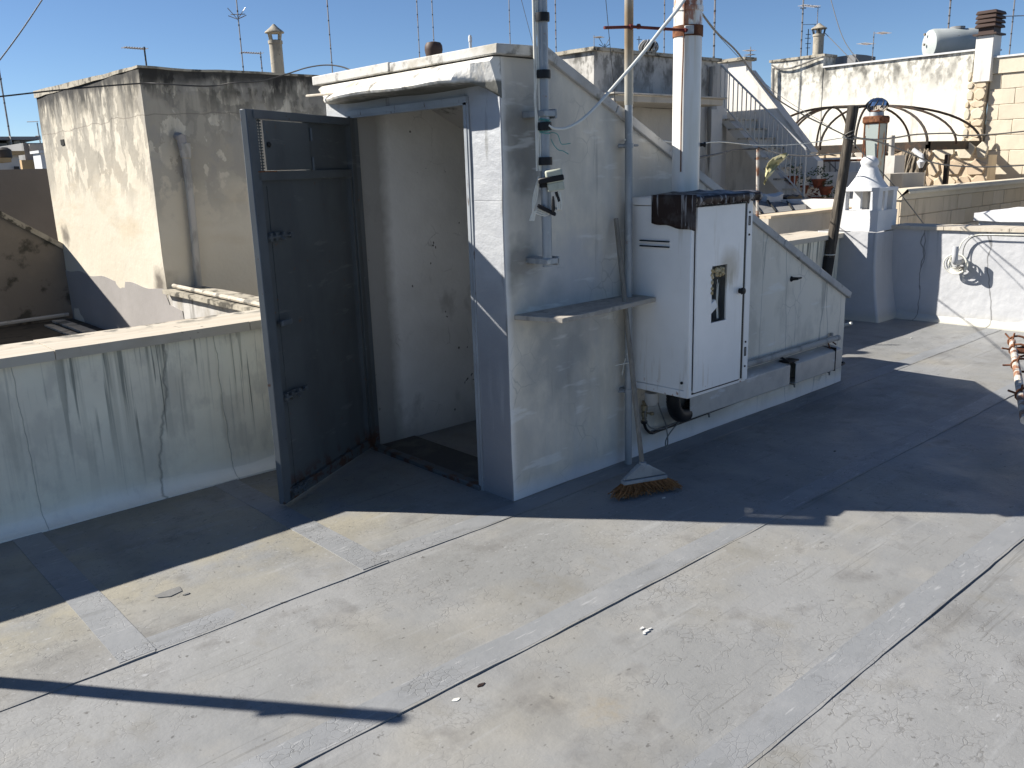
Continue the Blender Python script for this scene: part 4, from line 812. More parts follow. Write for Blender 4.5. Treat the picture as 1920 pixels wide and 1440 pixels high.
# far houses at left
def pbox(px0, py0, px1, py1, Y, dep):   # box whose front face spans these pixels at plane y=Y
    a = P(px0, py0, 1, Y); b = P(px1, py1, 1, Y); return (min(a.x, b.x), Y, min(a.z, b.z)), (max(a.x, b.x), Y+dep, max(a.z, b.z))
fh = thing('far_house', 'distant low white house with dark flat overhanging roof on the left skyline', 'house', P(20, 320, 1, 26))
a, b = pbox(-60, 266, 40, 330, 26, 5); obj('wall', MB().box((a[0], a[1], -2), b), 'far_white', fh)
a, b = pbox(-70, 256, 77, 262, 25.4, 7); obj('roof', MB().box(a, b), 'far_grey', fh)
a, b = pbox(19, 255, 26, 290, 25.3, .5); obj('chimney', MB().box(a, b), 'plaster_pipe', fh)
a, b = pbox(26, 262, 40, 285, 25.9, .2); obj('wall', MB().box(a, b), 'far_white', fh)
a, b = pbox(40, 267, 53, 286, 25.95, .1); obj('window', MB().box(a, b), 'dark_opening', fh)
a, b = pbox(-60, 264, 17, 268, 25.95, .1); obj('window', MB().box(a, b), 'dark_opening', fh)
fh = thing('far_house', 'distant house with grey terrace wall and ochre lower wall beside the cream block', 'house', P(60, 320, 1, 22))
a, b = pbox(43, 268, 130, 300, 22, 4); obj('wall', MB().box((a[0], a[1], -2), b), 'far_grey', fh)
a, b = pbox(40, 300, 130, 332, 21.5, .45); obj('wall', MB().box((a[0], a[1], -2), b), 'ochre_plaster', fh)
a, b = pbox(55, 270, 130, 284, 21.9, .1); obj('parapet', MB().box(a, b), 'pale_lower_wall', fh)
fh = thing('far_house', 'distant small white terrace house with brown cornice at the left edge', 'house', P(20, 320, 1, 20))
a, b = pbox(-80, 290, 42, 335, 20, 1.2); obj('wall', MB().box((a[0], a[1], -2), b), 'far_white', fh)
a, b = pbox(-80, 284, 47, 290, 19.8, 1.6); obj('cornice', MB().box(a, b), 'ochre_plaster', fh)
a, b = pbox(-80, 297, 22, 304, 18.5, .8); obj('ledge', MB().box(a, b), 'ochre_plaster', fh)
a, b = pbox(27, 312, 37, 318, 19.9, .05); obj('lamp', MB().box(a, b), 'antenna_dark', fh)
c = P(8, 290, 1, 18.8); tag(obj('wind_cowl', MB().lathe(c+UZ*-.15, [(.1, 0), (.12, .05), (.15, .1), (.15, .25), (.08, .3), (.01, .31)], 12), 'antenna_dark', None, c), 'dark round wind cowl on the far left skyline house', 'chimney cowl')
a, b = pbox(75, 286, 100, 332, 15, .5); fh = thing('white_chimney', 'bright white square chimney just left of the cream block', 'chimney', a); obj('shaft', MB().box(a, b), 'whitewash', fh)
a, b = pbox(72, 282, 102, 286.5, 14.95, .6); obj('cap', MB().box(a, b), 'whitewash', fh)

# ================================================================== RIGHT NEIGHBOURS
nr = struct(obj('neighbour_terrace', MB().box((6.56, -12, -9), (30, 30, -.6)).box((4.12, 1.76, -9), (6.558, 30, -.6)), 'roofing_grey'))
wb = thing('white_house', 'weathered white roof house with projecting concrete slab canopy beyond the stairhead', 'building', (8, 7, 0))
bx0 = P(1113, 120, 1, 5.8).x
m = MB().gbox((bx0, 5.8, -.6), (9.9, 9.5, 3.22), .2, .012, 1.2); obj('wall', m, 'white_house_plaster', wb)
m = MB().gbox((bx0-.05, 5.75, 3.22), (9.95, 9.5, 3.27), .2, .008, 2); obj('roof_edge', m, 'mossy_coping', wb)
s0_ = P(1142, 176, 1, 5.05); m = MB().box((s0_.x+.1, 5.05, 2.47), (9.0, 5.81, 2.56)).box((s0_.x+.05, 5.0, 2.56), (9.05, 5.81, 2.585)); obj('canopy_slab', m, 'pale_lower_wall', wb, bevel=.008)
m = MB().box((P(1325, 300, 1, 5.78).x, 5.70, -.6), (P(1345, 300, 1, 5.78).x, 5.82, 2.47)); obj('pillar', m, 'white_plaster', wb)
m = MB().box((9.9, 5.8, -.6), (10.2, 9.5, 3.2)); obj('wall', m, 'white_plaster', wb)
obj('drain_pipe', MB().tube([P(1334, 125, 1, 5.74), P(1332, 175, 1, 5.74), P(1330, 210, 1, 5.74), P(1331, 420, 1, 5.74)], .035, 8), 'wire_grey', wb)
obj('wall_cable', MB().tube(catmull([P(x, y, 1, 5.78) for x, y in [(1185, 230), (1186, 205), (1192, 198), (1210, 201), (1240, 203), (1262, 203)]]), .012, 6), 'wire_grey', wb)
m = MB()   # louvred round vent on its roof
c = P(1216, 96, 1, 6.4); 
vt = thing('roof_turbine', 'grey ribbed turbine ventilator on the white house roof edge', 'ventilator', c)
obj('base', MB().lathe(c+UZ*-.16, [(.11, 0), (.11, .14)], 14), 'galvanised_pipe', vt)
for i in range(12):
    q = i*math.pi/6; m = MB(); pts = [c+UZ*(-.03+.19*k/6)+Vector((math.cos(q+.12*k), math.sin(q+.12*k), 0))*(.06+.09*math.sin(math.pi*(k+.6)/7)) for k in range(7)]
    m.tube(pts, .018, 5); obj('vane', m, 'far_grey', vt)
obj('core', MB().lathe(c, [(.03, 0), (.09, .03), (.1, .08), (.07, .14), (.01, .16)], 14), 'dark_opening', vt)
# stairs
SX = 10.0; sc_ = thing('outside_stair', 'masonry outside stair with white iron railing descending beside the white house', 'stairs', (10.4, 4.8, .5))
left = [P(x, y, 0, SX) for x, y in [(1368, 222), (1386, 240), (1402, 258), (1418, 277), (1435, 295), (1453, 314), (1470, 334), (1487, 353), (1505, 372), (1523, 391)]]
ny_ = len(left)
for i, q in enumerate(left):
    yn = left[i+1].y if i+1 < ny_ else q.y-.18
    zn = left[i+1].z if i+1 < ny_ else q.z-.2
    m = MB().box((SX+.03, q.y+.01, zn+.001), (SX+.80, q.y+.07, q.z-.031)); obj('riser', m, 'stair_masonry', sc_)
    yp = left[i-1].y+.008 if i else q.y+.25
    obj('tread', MB().box((SX-.025, q.y-.02, q.z-.03), (SX+.80, yp, q.z)), 'travertine', sc_)
u0_, u1_ = P(1344, 218, 0, SX), P(1485, 380, 0, SX); sl = (u1_.z-u0_.z)/(u1_.y-u0_.y)
pl = [(5.8, left[0].z)]+[(q.y, q.z-.035) for q in left]+[(left[-1].y-.2, left[-1].z-.2), (left[-1].y-.2, u0_.z+sl*(left[-1].y-.2-u0_.y)-.1), (5.8, u0_.z+sl*(5.8-u0_.y))]
obj('stringer', MB().prism(pl, 0, SX-.01, SX+.2), 'stair_masonry', sc_)
r0_, r1_ = P(1352, 122, 0, SX-.04), P(1511, 279, 0, SX-.04)
m = MB().tube([r0_, r1_], .017, 8); obj('handrail', m, 'rail_paint', sc_)
l0, l1 = P(1363, 205, 0, SX-.04), P(1510, 372, 0, SX-.04); obj('lower_rail', MB().tube([l0, l1], .013, 6), 'rail_paint', sc_)
nb_ = 19
for i in range(nb_):
    t = i/nb_; a = r0_.lerp(r1_, t); yy = a.y; zb_ = l0.z+(l1.z-l0.z)*(yy-l0.y)/(l1.y-l0.y)
    obj('baluster', MB().tube([a, Vector((a.x, a.y, zb_-.02))], .010, 6), 'rail_paint', sc_)
obj('end_post', MB().tube([r1_, Vector((r1_.x, r1_.y, r1_.z-1.05))], .02, 8), 'rail_paint', sc_)
# far side stair wall
f0, f1 = P(1350, 113, 0, 10.85), P(1400, 113, 0, 10.85); f2, f3 = P(1402, 134, 0, 10.85), P(1520, 288, 0, 10.85)
pl = [(f0.y+.5, -.6), (f0.y+.5, f0.z), (f1.y, f1.z), (f1.y-.02, f2.z), (f3.y, f3.z), (f3.y-.15, f3.z-.12), (f3.y-.15, -.6)]
sw = thing('stair_side_wall', 'diagonal topped plastered wall behind the stair railing', 'wall', (10.9, 5, 0)); obj('wall', MB().prism(pl, 0, 10.82, 11.0), 'white_plaster', sw)
dv = (f3-f2).normalized(); nz_ = Vector((0, -dv.z, dv.y)); nz_ = nz_ if nz_.z > 0 else -nz_
obj('coping', MB().obox(f2, dv, Vector((1, 0, 0)), nz_, (0, -.03, -.02), ((f3-f2).length, .20, .035)), 'stair_masonry', sw)
obj('coping', MB().box((10.74, f1.y-.05, f1.z), (11.08, f0.y+.5, f1.z+.05)), 'mossy_coping', sw)
# potted plants on the stairs
for i, (px, py, k) in enumerate([(1487, 332, 'small pot of dark leaves on the upper stair tread'), (1507, 350, 'terracotta trough of leaves beside the railing foot'), (1535, 338, 'leafy plant in a pot right of the railing post'),
                                 (1548, 352, 'round terracotta pot with a leafy plant near the stair wall'), (1530, 372, 'wide terracotta pot with red brown plant at the stair foot'), (1552, 374, 'dark terracotta bowl planter beside the wood post')]):
    c = P(px, py, 0, 10.35 if px > 1500 else 10.1); pp_ = thing('potted_plant', k, 'potted plant', c, 'potted plants on the stairs')
    s = .11 if i > 1 else .08
    obj('pot', MB().lathe(c+UZ*-.11, [(s*.65, 0), (s*.95, .10), (s*1.05, .10), (s*1.05, .13), (s*.85, .13)], 12), 'terracotta', pp_)
    m = MB()
    for j in range(46):
        q = random.uniform(0, 6.28); h = random.uniform(.03, .22); r_ = random.uniform(.02, .13); p = c+Vector((r_*math.cos(q), r_*math.sin(q), h)); d = Vector((random.uniform(-1, 1), random.uniform(-1, 1), random.uniform(-.5, 1))).normalized()*.035; e = d.orthogonal().normalized()*.014
        m.add([p-d, p+e, p+d, p-e], [(0, 1, 2, 3)])
    f_ = obj('leaves', m, 'leaf_green' if i not in (4,) else 'terracotta', pp_); f_['kind'] = 'stuff'
# lean-to grey roof and low beige wall between parapet and stair
a1, a2, a3, a4 = P(1405, 403, 1, 2.95), P(1512, 392, 1, 2.95), P(1508, 366, 1, 4.3), P(1390, 366, 1, 4.3)
m = MB().add([a1, a2, a3, a4]+[v-UZ*.08 for v in (a1, a2, a3, a4)], [(0, 1, 2, 3), (7, 6, 5, 4), (0, 4, 5, 1), (1, 5, 6, 2), (2, 6, 7, 3), (3, 7, 4, 0)])
lr = thing('lean_to_roof', 'grey sloping lean to roof in shade at the foot of the stairs', 'roof', a1); obj('roof_sheet', m, 'roofing_grey', lr)
for t in (.2, .45, .75): obj('seam', MB().tube([a1.lerp(a2, t)+UZ*.01, a4.lerp(a3, t-.12)+UZ*.01], .012, 5), 'dark_opening', lr)
for (px, py, lb) in [(1438, 377, 'grey white crumpled sheet lying on the lean to roof'), (1475, 380, 'dark crumpled tarpaulin lying beside the pale sheet on the lean to roof')]:
    c = P(px, py, 1, 3.9); m = MB().gbox((c.x-.22, c.y-.15, c.z-.05), (c.x+.22, c.y+.15, c.z+.09), .06, .05, 6); tag(obj('crumpled_sheet', m, 'far_white' if px < 1450 else 'black_rubber', None, c), lb, 'sheet')
w0, w1 = P(1441, 407, 1, 2.6), P(1572, 388, 1, 2.6); w2 = P(1408, 406, 0, w0.x)
lb_ = thing('low_wall', 'low beige wall with rusty stained top just beyond the parapet coping', 'wall', (w0.x, 2.6, 0))
obj('wall', MB().gbox((w0.x, 2.6, -.6), (w1.x+1.2, 2.85, w0.z-.02), .2, .008, 2), 'pale_lower_wall', lb_)
obj('coping', MB().gbox((w0.x-.0, 2.57, w0.z-.02), (w1.x+1.2, 2.88, w0.z+.01), .2, .008, 2), 'tufa_stone', lb_)
obj('end_wall', MB().gbox((w0.x+.01, 2.85, -.6), (w0.x+.2, w2.y, w0.z-.0), .2, .006, 2), 'white_plaster', lb_)
rr_ = P(1420, 408, 1, 2.75); tag(obj('rusty_rod', MB().tube([rr_, P(1421, 278, 1, 2.75)], .018, 8), 'rust_white_pole', None, rr_), 'thin rusty upright rod carrying wires behind the cabinet roof', 'rod')
# plastic rag hanging on the wire
rag = MB(); pr = [(1477, 289), (1467, 295), (1455, 303), (1447, 312), (1441, 322), (1437, 333), (1433, 345)]; wd = [3, 7, 9, 11, 8, 4, 1]
g = []
for i, ((x, y), w_) in enumerate(zip(pr, wd)):
    for j in range(4):
        t = j/3-.5; g.append(P(x+w_*t*1.2, y+w_*t*1.3+random.uniform(-1.5, 1.5), 1, .6+.05*math.sin(i*2+j*1.5)))
rag.add(g, gridf(3, 6)); o = tag(obj('plastic_rag', rag, 'plastic_rag', None, g[0]), 'torn yellowish plastic strip fluttering from the wire in front of the stair', 'plastic rag'); s_ = o.modifiers.new('solid', 'SOLIDIFY'); s_.thickness = .003

# terraces behind the chimney
t1 = thing('terrace_wall', 'sunlit white terrace wall with thin iron rail behind the chimney and wood post', 'wall', P(1600, 340, 0, 11.6))
a, b = P(1525, 297, 0, 11.6), P(1640, 330, 0, 11.6); obj('wall', MB().gbox((11.6, b.y-.2, -.6), (11.9, a.y, a.z), .2, .01, 2), 'white_plaster', t1)
a = P(1545, 323, 0, 11.2); obj('ledge', MB().box((11.2, b.y-.2, -.6), (11.6, a.y, a.z)), 'white_plaster', t1)
obj('rail', MB().tube([P(1515, 302, 0, 11.5), P(1622, 300, 0, 11.5)], .018, 6), 'rusty_steel', t1)
for px in (1545, 1556, 1566): obj('baluster', MB().tube([P(px, 302, 0, 11.5), P(px, 324, 0, 11.5)], .01, 5), 'wire_grey', t1)
obj('rail', MB().tube([P(1553, 303, 0, 11.5), P(1597, 347, 0, 11.5)], .012, 6), 'wire_grey', t1)
for px in (1577, 1587): obj('baluster', MB().tube([P(px, 327+(px-1577), 0, 11.5), P(px, 350, 0, 11.5)], .01, 5), 'wire_grey', t1)
t2 = thing('terrace_block', 'cream plastered low block right of the conical chimney cap, lit from the left', 'wall', P(1670, 340, 0, 9.6))
a, b = P(1612, 327, 0, 9.6), P(1693, 325, 0, 9.6); obj('wall', MB().gbox((9.6, b.y, -.6), (10.3, a.y, a.z), .2, .01, 2), 'pale_lower_wall', t2)
a, b = P(1600, 378, 0, 8.6), P(1690, 376, 0, 8.6); obj('wall', MB().gbox((8.6, b.y, -.6), (8.9, a.y+1.2, b.z), .2, .01, 2), 'white_plaster', t2)
# tall sheet metal chimney
c0, c1_ = P(1622, 222, 0, 9.2), P(1661, 222, 0, 9.2); q = P(1647, 222, 0, 9.2)
mc = thing('metal_chimney', 'tall rust edged sheet metal chimney with a shiny spinning cowl', 'chimney', (9.3, q.y, 0))
cy0, cy1 = q.y-.02, c0.y; wX = .22; zb2 = P(1630, 330, 0, 9.2).z-.3; ztp = P(1630, 232, 0, 9.2).z
obj('shaft', MB().box((9.2, cy0, zb2), (9.2+wX, cy1, ztp)), 'sheet_metal_flue', mc, bevel=.006)
for a, b in ((9.2, cy0), (9.2, cy1), (9.2+wX, cy0)): obj('corner_angle', MB().box((a-.007, b-.007, zb2), (a+.007, b+.007, ztp)), 'rusty_steel', mc)
obj('top_band', MB().box((9.17, cy0-.03, ztp), (9.2+wX+.03, cy1+.03, ztp+.10)), 'rusty_steel', mc, bevel=.02)
cc = Vector((9.2+wX/2, (cy0+cy1)/2, ztp+.10))
obj('collar', MB().lathe(cc, [(.10, 0), (.095, .05)], 18), 'galvanised_pipe', mc)
obj('cowl', MB().lathe(cc+UZ*.05, [(.09, 0), (.12, .03), (.14, .08), (.13, .13), (.09, .17), (.02, .19), (.001, .19)], 24), 'polished_steel', mc)
m = MB()
for i in range(10):
    qq = i*.628; ob = MB(); ob.tube([cc+UZ*(.06+.17*k/7)+Vector((math.cos(qq+.1*k), math.sin(qq+.1*k), 0))*(.022+.125*math.sin(math.pi*(k+.8)/8.4)) for k in range(8)], .009, 5); obj('vane', ob, 'black_rubber', mc)
obj('angle_post', MB().tube([P(1621, 255, 0, 9.1), P(1622, 300, 0, 9.1)], .015, 5), 'rusty_steel', mc)
a, b = P(1660, 292, 0, 10.6), P(1678, 292, 0, 10.6); vp_ = thing('vent_pier', 'grey concrete pier with a short round vent pipe behind the metal chimney', 'vent', (10.6, a.y, 0))
obj('pier', MB().box((10.6, b.y, -.6), (10.95, a.y, a.z)), 'stair_masonry', vp_); q = P(1671, 292, 0, 10.7); obj('vent_pipe', MB().tube([q-UZ*.1, P(1673, 254, 0, 10.7)], .042, 12), 'plaster_pipe', vp_)
# iron pergola dome
BX = 12.6; e0, e1 = P(1500, 268, 0, BX), P(1742, 271, 0, BX); zb3 = e1.z; yA_, yB_ = e0.y+.9, e1.y; XB = BX+2.2
dm = thing('pergola_dome', 'dark iron dome shaped pergola frame with curved ribs on square beams', 'pergola', (BX+1.1, (yA_+yB_)/2, zb3))
hb_ = .09
for a, b in [((BX, yB_, 0), (BX+.06, yA_, 0)), ((XB, yB_, 0), (XB+.06, yA_, 0)), ((BX, yB_, 0), (XB, yB_+.06, 0)), ((BX, yA_, 0), (XB, yA_+.06, 0))]:
    obj('beam', MB().box((a[0], a[1], zb3-hb_), (b[0]+.0001, b[1], zb3+hb_*.6)), 'iron_frame', dm)
apx = P(1562, 201, 0, BX+1.1); yc_ = (yA_+yB_)/2; hub1 = Vector((BX+1.1, apx.y-.0, apx.z)); hub2 = Vector((BX+1.1, apx.y-.75, apx.z-.03))
obj('ridge_bar', MB().tube([hub1, hub2], .03, 6), 'iron_frame', dm)
corn = [Vector((BX, yA_, zb3)), Vector((XB, yA_, zb3)), Vector((BX+1.1, yA_, zb3)), Vector((BX, hub1.y+.35, zb3)), Vector((XB, hub1.y+.2, zb3))]
corn2 = [Vector((BX, yB_+.03, zb3)), Vector((XB, yB_, zb3)), Vector((BX+1.1, yB_, zb3)), Vector((BX, hub2.y-.3, zb3)), Vector((XB, hub2.y-.3, zb3)), Vector((BX, (hub1.y+hub2.y)/2, zb3))]
for hub, cs in ((hub1, corn), (hub2, corn2)):
    for c in cs:
        pts = [Vector((hub.x+(c.x-hub.x)*math.sin(t*math.pi/2), hub.y+(c.y-hub.y)*math.sin(t*math.pi/2), zb3+(hub.z-zb3)*math.cos(t*math.pi/2)**1.0)) for t in [i/12 for i in range(13)]]
        obj('rib', MB().tube(pts, .022, 6), 'iron_frame', dm)
m = MB().box((BX-.1, yB_-.02, -.6), (BX+.02, yB_+.14, zb3-hb_)); 
obj('post', MB().tube([(BX, yB_+.1, zb3-hb_), (BX-.02, yB_+.2, .5)], .05, 8), 'old_wood', dm)
m = MB(); rnd = random.Random(3)
for i in range(60):
    y0 = yB_+rnd.uniform(-.02, .42); z0 = zb3-rnd.uniform(.05, .3); m.tube(catmull([(BX-.05, y0, z0), (BX-.1+rnd.uniform(-.1, .1), y0+rnd.uniform(-.06, .06), z0-.35), (BX-.1, y0+rnd.uniform(-.1, .05), z0-.8), (BX-.05, yB_+.25+rnd.uniform(-.1, .1), max(.3, z0-1.3))], 3), rnd.uniform(.008, .022), 4, False)
vt_ = thing('climbing_vine', 'bare dry climbing vine stems hanging from the pergola corner', 'vine', (BX, yB_, .5)); v_ = obj('stems', m, 'dry_creeper', vt_); v_['kind'] = 'stuff'
m = MB()
for i in range(70):
    y0 = rnd.uniform(yB_+.2, yA_-.3); z0 = zb3-.12-rnd.uniform(0, .35); m.tube(catmull([(BX+.15, y0, z0), (BX+.1+rnd.uniform(-.1, .1), y0+rnd.uniform(-.3, .3), z0-rnd.uniform(-.1, .25)), (BX+.15, y0+rnd.uniform(-.5, .5), z0-rnd.uniform(0, .45))], 3), rnd.uniform(.006, .014), 4, False)
v_ = obj('twigs', m, 'dry_creeper', vt_); v_['kind'] = 'stuff'
c = P(1728, 292, 0, BX-.15); tag(obj('lamp_bracket', MB().tube([c+Vector((0, .15, .1)), c, c+Vector((0, -.02, -.12))], .04, 8).lathe(c+UZ*-.2, [(.03, 0), (.07, .1), (.03, .14)], 10), 'whitewash', None, c), 'small white outdoor lamp hanging under the pergola corner', 'lamp')
# back wall ------------------------------------------------------------
XW = 15.0
bwl = thing('back_wall', 'high sunlit party wall stained black along its top behind the pergola', 'wall', (XW, 6, 0))
yb = [P(1447, 118, 0, XW).y, P(1545, 105, 0, XW).y, P(1826, 97, 0, XW).y]
m = MB().gbox((XW, yb[1], -.6), (XW+.5, yb[0], P(1500, 111, 0, XW).z), .15, .02, 1.2); obj('wall', m, 'stained_back_wall', bwl)
m = MB().gbox((XW+.012, yb[2]-.0, -.6), (XW+.5, yb[1], 3.465), .15, .02, 1.2); obj('wall', m, 'stained_back_wall', bwl)
obj('coping', MB().box((XW-.03, yb[2]-.3, 3.465), (XW+.5, yb[1], 3.495)), 'whitewash', bwl)
obj('coping', MB().box((XW-.03, yb[1]-.03, P(1500, 111, 0, XW).z), (XW+.5, yb[0]+.05, P(1500, 111, 0, XW).z+.05)), 'mossy_coping', bwl)
obj('edge_pipe', MB().tube([P(1450, 128, 0, XW-.08), P(1449, 200, 0, XW-.08), P(1448, 330, 0, XW-.08)], .03, 6), 'wire_grey', bwl)
obj('edge_cable', MB().tube(catmull([P(x, y, 0, XW-.06) for x, y in [(1447, 122), (1458, 128), (1480, 128), (1505, 120), (1525, 112), (1543, 106)]]), .02, 6), 'wire_grey', bwl)
# tufa wall with individual blocks
tw_ = thing('stone_wall', 'pale yellow tufa block wall at the right edge behind everything', 'wall', (XW, 1, 0))
y1w = P(1850, 200, 0, XW-.02).y; zt_w = 3.30
obj('core', MB().box((XW+.02, -6, -.6), (XW+.5, y1w, zt_w)), 'tufa_stone_pale', tw_)
obj('coping', MB().box((XW-.06, -6, zt_w), (XW+.5, y1w+.02, zt_w+.03)), 'whitewash', tw_); obj('cornice', MB().box((XW-.03, -6, zt_w-.27), (XW+.1, y1w, zt_w)), 'tufa_stone_pale', tw_)
cz = zt_w-.275; row = 0; nblk = 0
while cz > 0:
    h = .27; x = y1w-.005
    x += 0; first = .2+.25*(row % 2)
    while x > 1.2:
        wd_ = first if first else .5+random.uniform(-.03, .03); first = 0
        m = MB().box((XW+.008-random.uniform(0, .006), x-wd_+.0025, cz-h+.0025), (XW+.03, x-.0025, cz-.002)); obj('stone_block', m, random.choice(['tufa_stone_pale', 'tufa_stone_pale', 'tufa_stone_pale2']), tw_, bevel=.008); x -= wd_; nblk += 1
    cz -= h; row += 1
# chimney pilaster with rubble stones
pc = thing('square_chimney', 'cream square chimney stack with a brown slatted cowl on rubble pilaster', 'chimney', (XW, 3.65, 0))
ya, yb_2 = P(1826, 120, 0, XW-.12).y, P(1861, 120, 0, XW-.12).y; zz = P(1845, 66, 0, XW-.12).z
obj('stack', MB().box((XW-.12, yb_2+.02, 2.9), (XW+.25, ya, zz)), 'white_plaster', pc, bevel=.01)
obj('cowl_base', MB().box((XW-.17, yb_2-.03, zz), (XW+.3, ya+.05, zz+.03)), 'brown_cowl', pc)
obj('cowl_core', MB().box((XW-.10, yb_2+.04, zz+.03), (XW+.23, ya-.02, zz+.36)), 'brown_cowl', pc)
for i in range(4):
    z = zz+.13+i*.075; obj('cowl_slat', MB().prism([(yb_2-.02, z), (ya+.04, z), (ya+.01, z+.06), (yb_2+.01, z+.06)], 0, XW-.16, XW+.29), 'brown_cowl', pc, bevel=.012)
pts_r = []
py_top, py_bot = P(1820, 141, 0, XW-.1).z, P(1820, 345, 0, XW-.1).z
yL, yR = P(1810, 200, 0, XW-.1).y, P(1846, 200, 0, XW-.1).y
obj('pilaster_core', MB().gbox((XW-.08, yR+.02, -.6), (XW+.1, yL-.02, py_top), .12, .02, 3), 'tufa_stone', pc)
rnd = random.Random(11)
def rubble(parent, y_a, y_b, z_a, z_b, X, sz, mats, name='stone'):
    z = z_a
    while z < z_b:
        h = sz*rnd.uniform(.7, 1.2); y = y_a
        while y < y_b:
            w_ = sz*rnd.uniform(.8, 1.7); w_ = min(w_, y_b-y+.02); n = rnd.choice([5, 6, 7]); cy_, cz_ = y+w_/2, z+h/2
            poly = [(cy_+w_*.52*math.cos(k*6.283/n+.3)*rnd.uniform(.88, 1.08), cz_+h*.55*math.sin(k*6.283/n+.3)*rnd.uniform(.9, 1.1)) for k in range(n)]
            m = MB().prism(poly, 0, X-rnd.uniform(.008, .03), X+.05); obj(name, m, rnd.choice(mats), parent, bevel=.012); y += w_+.005
        z += h+.005
rubble(pc, yR+.0, yL, .9, py_top, XW-.085, .17, ['tufa_stone', 'tufa_stone_pale', 'tufa_stone', 'tufa_stone'])
# ruined rubble wall in front of back wall
rw = thing('rubble_wall', 'ochre rubble stone wall with a small dark window below the pergola', 'wall', (14.4, 5, 0))
y0r, y1r = P(1850, 330, 0, 14.3).y, P(1640, 330, 0, 14.3).y; z1r = P(1700, 285, 0, 14.3).z
wy0, wy1, wz0, wz1 = P(1726, 345, 0, 14.3).y, P(1692, 345, 0, 14.3).y, P(1700, 362, 0, 14.3).z, P(1700, 326, 0, 14.3).z
m = MB().box((14.3, y0r, -.6), (14.7, wy0, z1r-.1)).box((14.3, wy1, -.6), (14.7, y1r+1.6, z1r)).box((14.3, wy0, wz1), (14.7, wy1, z1r)).box((14.3, wy0, -.6), (14.7, wy1, wz0)); obj('core', m, 'tufa_stone', rw)
rubble(rw, y0r, wy0, .8, z1r-.15, 14.28, .27, ['rubble_stone', 'tufa_stone', 'rubble_stone', 'tufa_stone_pale']); rubble(rw, wy1, y1r+1.3, .9, z1r, 14.28, .27, ['rubble_stone', 'tufa_stone', 'pale_lower_wall'])
obj('window_recess', MB().box((14.55, wy0, wz0), (14.6, wy1, wz1)), 'dark_opening', rw)
m = MB().box((14.36, wy0, (wz0+wz1)/2-.01), (14.39, wy1, (wz0+wz1)/2+.01)).box((14.36, (wy0+wy1)/2-.012, wz0), (14.39, (wy0+wy1)/2+.012, wz1)); obj('window_bar', m, 'wire_grey', rw)
c = P(1770, 352, 0, 12.8); tag(obj('rusty_post', MB().box((12.8, c.y-.035, .3), (12.87, c.y+.035, P(1770, 290, 0, 12.8).z)), 'iron_frame', None, c), 'straight dark rusty iron post in front of the rubble wall', 'post')
# ashlar parapet in shade: blocks
YA = 1.75; g0, g1 = P(1690, 359, 1, YA), P(1871, 345, 1, YA)
ah = thing('stone_parapet', 'long beige ashlar stone wall with moulded cornice beyond the far parapet', 'wall', (g0.x, YA, 0))
xe = P(1900, 360, 1, YA).x; zc_ = P(1690, 375, 1, YA).z
obj('core', MB().box((g0.x+.02, YA+.02, -.6), (XW-.02, YA+.5, g0.z-.08)), 'tufa_stone', ah)
obj('cornice', MB().prism([(YA+.05, zc_-.0), (YA-.01, zc_), (YA-.02, zc_+.06), (YA-.07, zc_+.13), (YA-.10, g0.z-.03), (YA-.10, g0.z), (YA+.5, g0.z+.0), (YA+.5, zc_)], 0, g0.x, XW-.03), 'tufa_stone_pale', ah)
cz = zc_-.003; row = 0
while cz > .3:
    h = .2; x = g0.x+.02; first = .2 if row % 2 else 0
    while x < g1.x+3.4:
        wd_ = first or .42+random.uniform(-.06, .06); first = 0
        obj('stone_block', MB().box((x+.004, YA-random.uniform(0, .006), cz-h+.004), (x+wd_-.004, YA+.04, cz-.002)), random.choice(['tufa_stone', 'tufa_stone2', 'tufa_stone']), ah, bevel=.005); x += wd_
    cz -= h; row += 1
# white parapet corner at right
XQ = 7.9; qa, qb = P(1838, 399, 0, XQ), P(1838, 431, 0, XQ)
wq = thing('white_parapet', 'bright white parapet corner with coping beyond the far parapet at right', 'wall', (XQ, qa.y-1, 0))
obj('wall', MB().gbox((XQ, -6, -.6), (8.6, qa.y, qa.z-.09), .15, .01, 2), 'whitewash', wq); obj('coping', MB().gbox((XQ-.06, -6, qa.z-.085), (9.2, qa.y+.05, qa.z), .15, .012, 3), 'whitewash', wq)
a = P(1836, 392, 0, 12.5); obj('conduit', MB().tube([P(1898, 391, 0, XW-.1), P(1896, 340, 0, XW-.1), P(1902, 337, 0, XW-.1), P(1935, 336, 0, XW-.1)], .022, 6), 'wire_grey', tw_)
# water tank + flues on roofs
tc = P(1768, 83, 0, 16.4); td = Vector((.75, -.66, 0)).normalized(); d_ = (tc-CO).length
ta = P(1744, 83, 0, 16.0); rr2 = 23*(ta-CO).length/CAMF
tk = thing('water_tank', 'pale grey green cylindrical water tank lying on the back wall roof', 'water tank', ta)
tdir = Vector((.83, .0, 0))+Vector((0, -.25, 0)); tdir = Vector((.80, -.60, 0)).normalized()
obj('barrel', MB().lathe(ta, [(rr2*.5, -.05), (rr2*.93, -.02), (rr2, .04), (rr2, .95), (rr2*.9, 1.03), (rr2*.4, 1.07)], 28, tdir), 'tank_grey', tk)
for dz in (.55, .0): obj('port', MB().lathe(ta-tdir*.05+UZ*rr2*dz*1.2+Vector((.0, .06, 0)), [(.025, 0), (.025, -.03)], 8, tdir), 'brown_wall', tk)
obj('lid', MB().lathe(ta+tdir*.55+UZ*(rr2-.02), [(.14, 0), (.14, .05)], 12), 'far_grey', tk)
